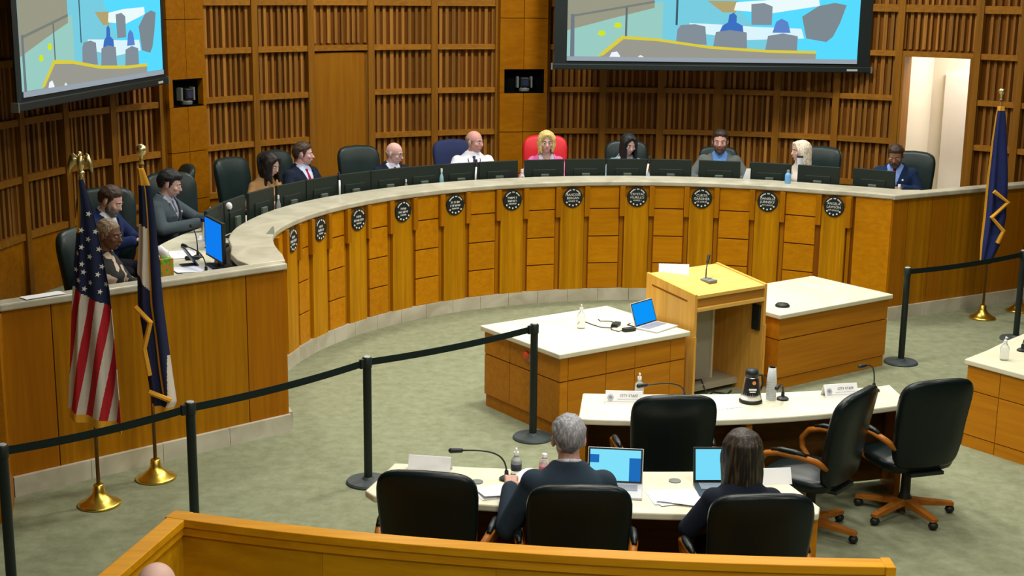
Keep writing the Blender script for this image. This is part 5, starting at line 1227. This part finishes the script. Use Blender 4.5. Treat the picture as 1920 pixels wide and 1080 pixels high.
wide = lambda fx=.13, fyy=-.36, z=.765, ex=.28: {-1: ((-ex, -.08, .73), (-fx, fyy, z)), 1: ((ex, -.08, .73), (fx, fyy, z))}
FLORAL = None
def floral():
    m, N, L, B = newmat('floral_cloth'); B.inputs['Roughness'].default_value = .9
    tc = N.new('ShaderNodeTexCoord'); v = N.new('ShaderNodeTexVoronoi'); v.inputs['Scale'].default_value = 17; L.new(tc.outputs['Object'], v.inputs['Vector'])
    cr = N.new('ShaderNodeValToRGB'); cr.color_ramp.interpolation = 'CONSTANT'; cr.color_ramp.elements[0].color = (0.012, 0.014, 0.012, 1)
    cr.color_ramp.elements[1].position = .70; cr.color_ramp.elements[1].color = (0.50, 0.38, 0.28, 1); e = cr.color_ramp.elements.new(.88); e.color = (0.42, 0.50, 0.07, 1)
    L.new(v.outputs['Color'], cr.inputs['Fac']); L.new(cr.outputs['Color'], B.inputs['Base Color']); return m
# left end of the dais
person('seated person in a dark floral top with lime trim behind the striped flag', (-3.24, 10.60), PLAT+.07, FACE(-5), .06, radians(-8), .12, 0, P4, {'s': 'short', 'c': (0.24, 0.175, 0.115), 'inf': .002, 'front': .060}, {'kind': 'dress', 'c': (0, 0, 0), 'mat': floral()}, wide(.16, -.30, .70), fem=True, glasses=True, sc=.98)
person('seated man with a greying beard in a navy jacket between the two left flags', (-3.90, 12.62), PLAT+.03, FACE(-18), .20, radians(8), .42, 0, P2, {'s': 'short', 'c': (0.045, 0.028, 0.018), 'front': .066, 'inf': .014}, {'kind': 'suit', 'c': (0.012, 0.022, 0.075), 'shirt': (0.70, 0.74, 0.80)}, {-1: ((-.29, -.20, .74), (-.08, -.44, .80)), 1: ((.29, -.20, .74), (.06, -.46, .79))}, beard=(0.16, 0.14, 0.12), vox=.007)
person('seated dark-haired man in a grey suit, looking down at papers left on the dais', (-3.57, 13.62), PLAT+.03, FACE(-10), .16, radians(12), .26, 0, P2, {'s': 'short', 'c': (0.012, 0.012, 0.011), 'front': .060, 'inf': .020, 'volume': 1}, {'kind': 'suit', 'c': (0.065, 0.085, 0.095), 'shirt': (0.34, 0.36, 0.42), 'tie': (0.10, 0.11, 0.14), 'pin': 1}, {-1: ((-.30, -.16, .74), (-.05, -.44, .79)), 1: ((.31, -.26, .76), (.16, -.50, .79))}, vox=.007)
person('seated woman with long dark wavy hair in a tan top', (-2.83, 15.34), PLAT, FACE(-38), .12, radians(10), .34, 0, P2, {'s': 'long', 'c': (0.012, 0.008, 0.007), 'len': .27, 'wave': .14}, {'kind': 'dress', 'c': (0.40, 0.22, 0.085), 'sleeve': .55}, wide(.12, -.36), fem=True, sc=1.02)
person('seated brown-haired man in a dark suit and red tie, in profile', (-2.50, 16.02), PLAT, FACE(-35), .02, radians(38), .02, 0, (0.66, 0.37, 0.34), {'s': 'short', 'c': (0.055, 0.032, 0.018), 'front': .058, 'inf': .012}, {'kind': 'suit', 'c': (0.012, 0.018, 0.035), 'shirt': (0.55, 0.62, 0.80), 'tie': (0.35, 0.012, 0.035)}, wide(), sc=1.03)
person('seated bald man in a dark suit looking down to the right', (-1.50, 16.42), PLAT+.06, FACE(-52), .12, radians(28), .18, 0, (0.66, 0.40, 0.34), {'s': 'sides', 'c': (0.35, 0.30, 0.26), 'top': .0}, {'kind': 'suit', 'c': (0.010, 0.014, 0.030), 'shirt': (0.78, 0.78, 0.86), 'tie': (0.012, 0.018, 0.05)}, wide(), sc=.97, glasses=True)
person('seated balding man in a white shirt, dark tie and lanyard', (-0.52, 17.34), PLAT, FACE(-78), .02, radians(42), .04, 0, (0.62, 0.32, 0.27), {'s': 'sides', 'c': (0.22, 0.19, 0.17), 'top': .045}, {'kind': 'shirt', 'c': (0.80, 0.82, 0.90), 'tie': (0.045, 0.030, 0.07), 'lanyard': 1}, wide(.16, -.34, .765, .31), sc=1.05)
person('seated woman with blonde shoulder-length hair in a pink jacket', (0.41, 17.42), PLAT+.03, FACE(-86), .10, 0, .12, 0, P2, {'s': 'bob', 'c': (0.62, 0.46, 0.17), 'len': .20, 'wave': .06}, {'kind': 'open', 'c': (0.72, 0.16, 0.40), 'shirt': (0.66, 0.64, 0.68)}, wide(), fem=True, sc=1.04)
person('seated woman with long straight black hair in a pale blue top', (1.43, 17.42), PLAT+.03, FACE(-92), .12, radians(22), .26, radians(6), P2, {'s': 'long', 'c': (0.008, 0.010, 0.010), 'len': .30, 'wave': .02}, {'kind': 'open', 'c': (0.26, 0.38, 0.45), 'shirt': (0.55, 0.55, 0.55)}, wide(), fem=True, sc=1.03)
person('seated broad bearded man in a grey jacket over a blue shirt', (2.68, 17.72), PLAT-.06, FACE(-96), .0, radians(-4), .04, 0, (0.60, 0.31, 0.25), {'s': 'short', 'c': (0.030, 0.020, 0.014), 'front': .060, 'inf': .012}, {'kind': 'suit', 'c': (0.11, 0.125, 0.12), 'shirt': (0.12, 0.26, 0.58), 'pin': 1, 'vz': .66}, wide(.18, -.34, .765, .34), sc=1.10, beard=(0.10, 0.055, 0.035))
person('seated woman with platinum hair drinking from a tumbler', (3.62, 17.06), PLAT, FACE(-125), .06, radians(-42), .0, 0, P2, {'s': 'back', 'c': (0.68, 0.60, 0.46), 'len': .26, 'wave': .02}, {'kind': 'dress', 'c': (0.62, 0.56, 0.48)}, {-1: ((-.27, -.16, .72), (-.12, -.24, .885)), 1: ((.26, -.16, .72), (.10, -.34, .80))}, fem=True, sc=1.02)
person('seated man in a navy suit and red tie, rightmost on the dais', (4.68, 16.64), PLAT+.03, FACE(-112), .12, radians(-2), .36, 0, P3_, {'s': 'short', 'c': (0.045, 0.025, 0.014), 'front': .058, 'inf': .008}, {'kind': 'suit', 'c': (0.012, 0.028, 0.075), 'shirt': (0.24, 0.36, 0.75), 'tie': (0.20, 0.02, 0.03), 'pin': 1}, wide(.12, -.34, .80), sc=1.03, beard=(0.10, 0.06, 0.045))
# staff table
person('grey-haired man in a dark suit seen from behind at the nearest table', (0.335, 7.30), -0.02, FACE(90), .14, radians(4), .10, 0, (0.62, 0.36, 0.27), {'s': 'short', 'c': (0.24, 0.24, 0.25), 'front': .05, 'inf': .010}, {'kind': 'suit', 'c': (0.022, 0.036, 0.052), 'shirt': (0.72, 0.72, 0.80)}, {-1: ((-.29, -.12, .70), (-.10, -.40, .79)), 1: ((.33, -.06, .66), (.315, -.31, .80))}, fine=True, grip=(0.5, 1.25), sc=1.05)
person('woman with long dark brown hair in a black jacket seen from behind', (1.32, 7.26), -0.06, FACE(92), .14, 0, .12, 0, P2, {'s': 'back', 'c': (0.020, 0.016, 0.012), 'len': .50, 'wave': .07, 'streak': (0.085, 0.058, 0.032)}, {'kind': 'open', 'c': (0.010, 0.014, 0.024), 'shirt': (0.3, 0.3, 0.3)}, wide(), fem=True, sc=1.04)
person('bald visitor behind the foreground rail, only the crown of the head in view', (-1.46, 5.22), 0.065, FACE(88), .05, 0, .0, 0, (0.72, 0.46, 0.38), None, {'kind': 'shirt', 'c': (0.25, 0.27, 0.30)}, wide(.12, -.22, .56), sc=1.0)
# tumbler held by the woman
t = thing('drink_tumbler', 'white tumbler with black lid raised by the platinum-haired woman', 'tumbler', (0, 0, 0))
TUM = t
MB().lathe([(0.0, 0), (0.030, 0), (0.038, 0.13), (0.0, 0.13)], 20).build('cup', M_WHITEPL, t, auto=True); MB().lathe([(0.0, 0.128), (0.041, 0.128), (0.041, 0.145), (0.0, 0.15)], 20).build('lid', M_BLACK, t, auto=True)
t.location = (*[a-b for a, b in zip(pol(4.86, 66.9), (0.02, 0.0))], PLAT+1.02)

# ------------------------------------------------------------------ chairs on the dais
G2 = 'high-backed chairs behind the dais'
RG_ = {M_LEATH: M_LEATHG}; RR = {M_LEATH: M_RED}; RB = {M_LEATH: M_BLUECH}
def dch(x, y, face, label, remap=RG_, sc=1.08):
    d = dup(ch0, (x, y, PLAT), CF(face), label, G2, remap); d.scale = (sc, sc, sc); return d
dch(-3.22, 10.74, -25, 'dark leather chair behind the person in the floral top')
dch(-3.84, 12.80, -70, 'dark leather chair of the man in the navy jacket')
dch(-3.86, 14.75, 205, 'empty dark leather chair between the dark-haired man and the woman in tan')
dch(-3.46, 13.98, -60, 'dark leather chair of the dark-haired man in grey')
dch(-2.98, 15.42, -30, 'dark leather chair of the woman in the tan top')
dch(-2.62, 16.10, -35, 'dark leather chair of the man with the red tie')
dch(-1.78, 16.62, -60, 'dark leather chair beside the bald man')
dch(-0.66, 17.42, -62, 'navy blue chair behind the white-shirted man', RB)
dch(0.42, 17.50, -88, 'bright red chair of the woman in pink', RR, 1.13)
dch(1.46, 17.52, -92, 'dark green leather chair of the black-haired woman')
dch(2.68, 17.80, -97, 'dark chair hidden behind the bearded man in grey', RG_, 1.0)
dch(3.76, 17.16, -125, 'dark green leather chair of the platinum-haired woman')
dch(4.84, 16.74, -120, 'dark green leather chair of the man in the navy suit at the right end')
dup(ch0, (-1.46, 5.20, 0), CF(88), 'black chair of the bald visitor, below the bottom edge', None)
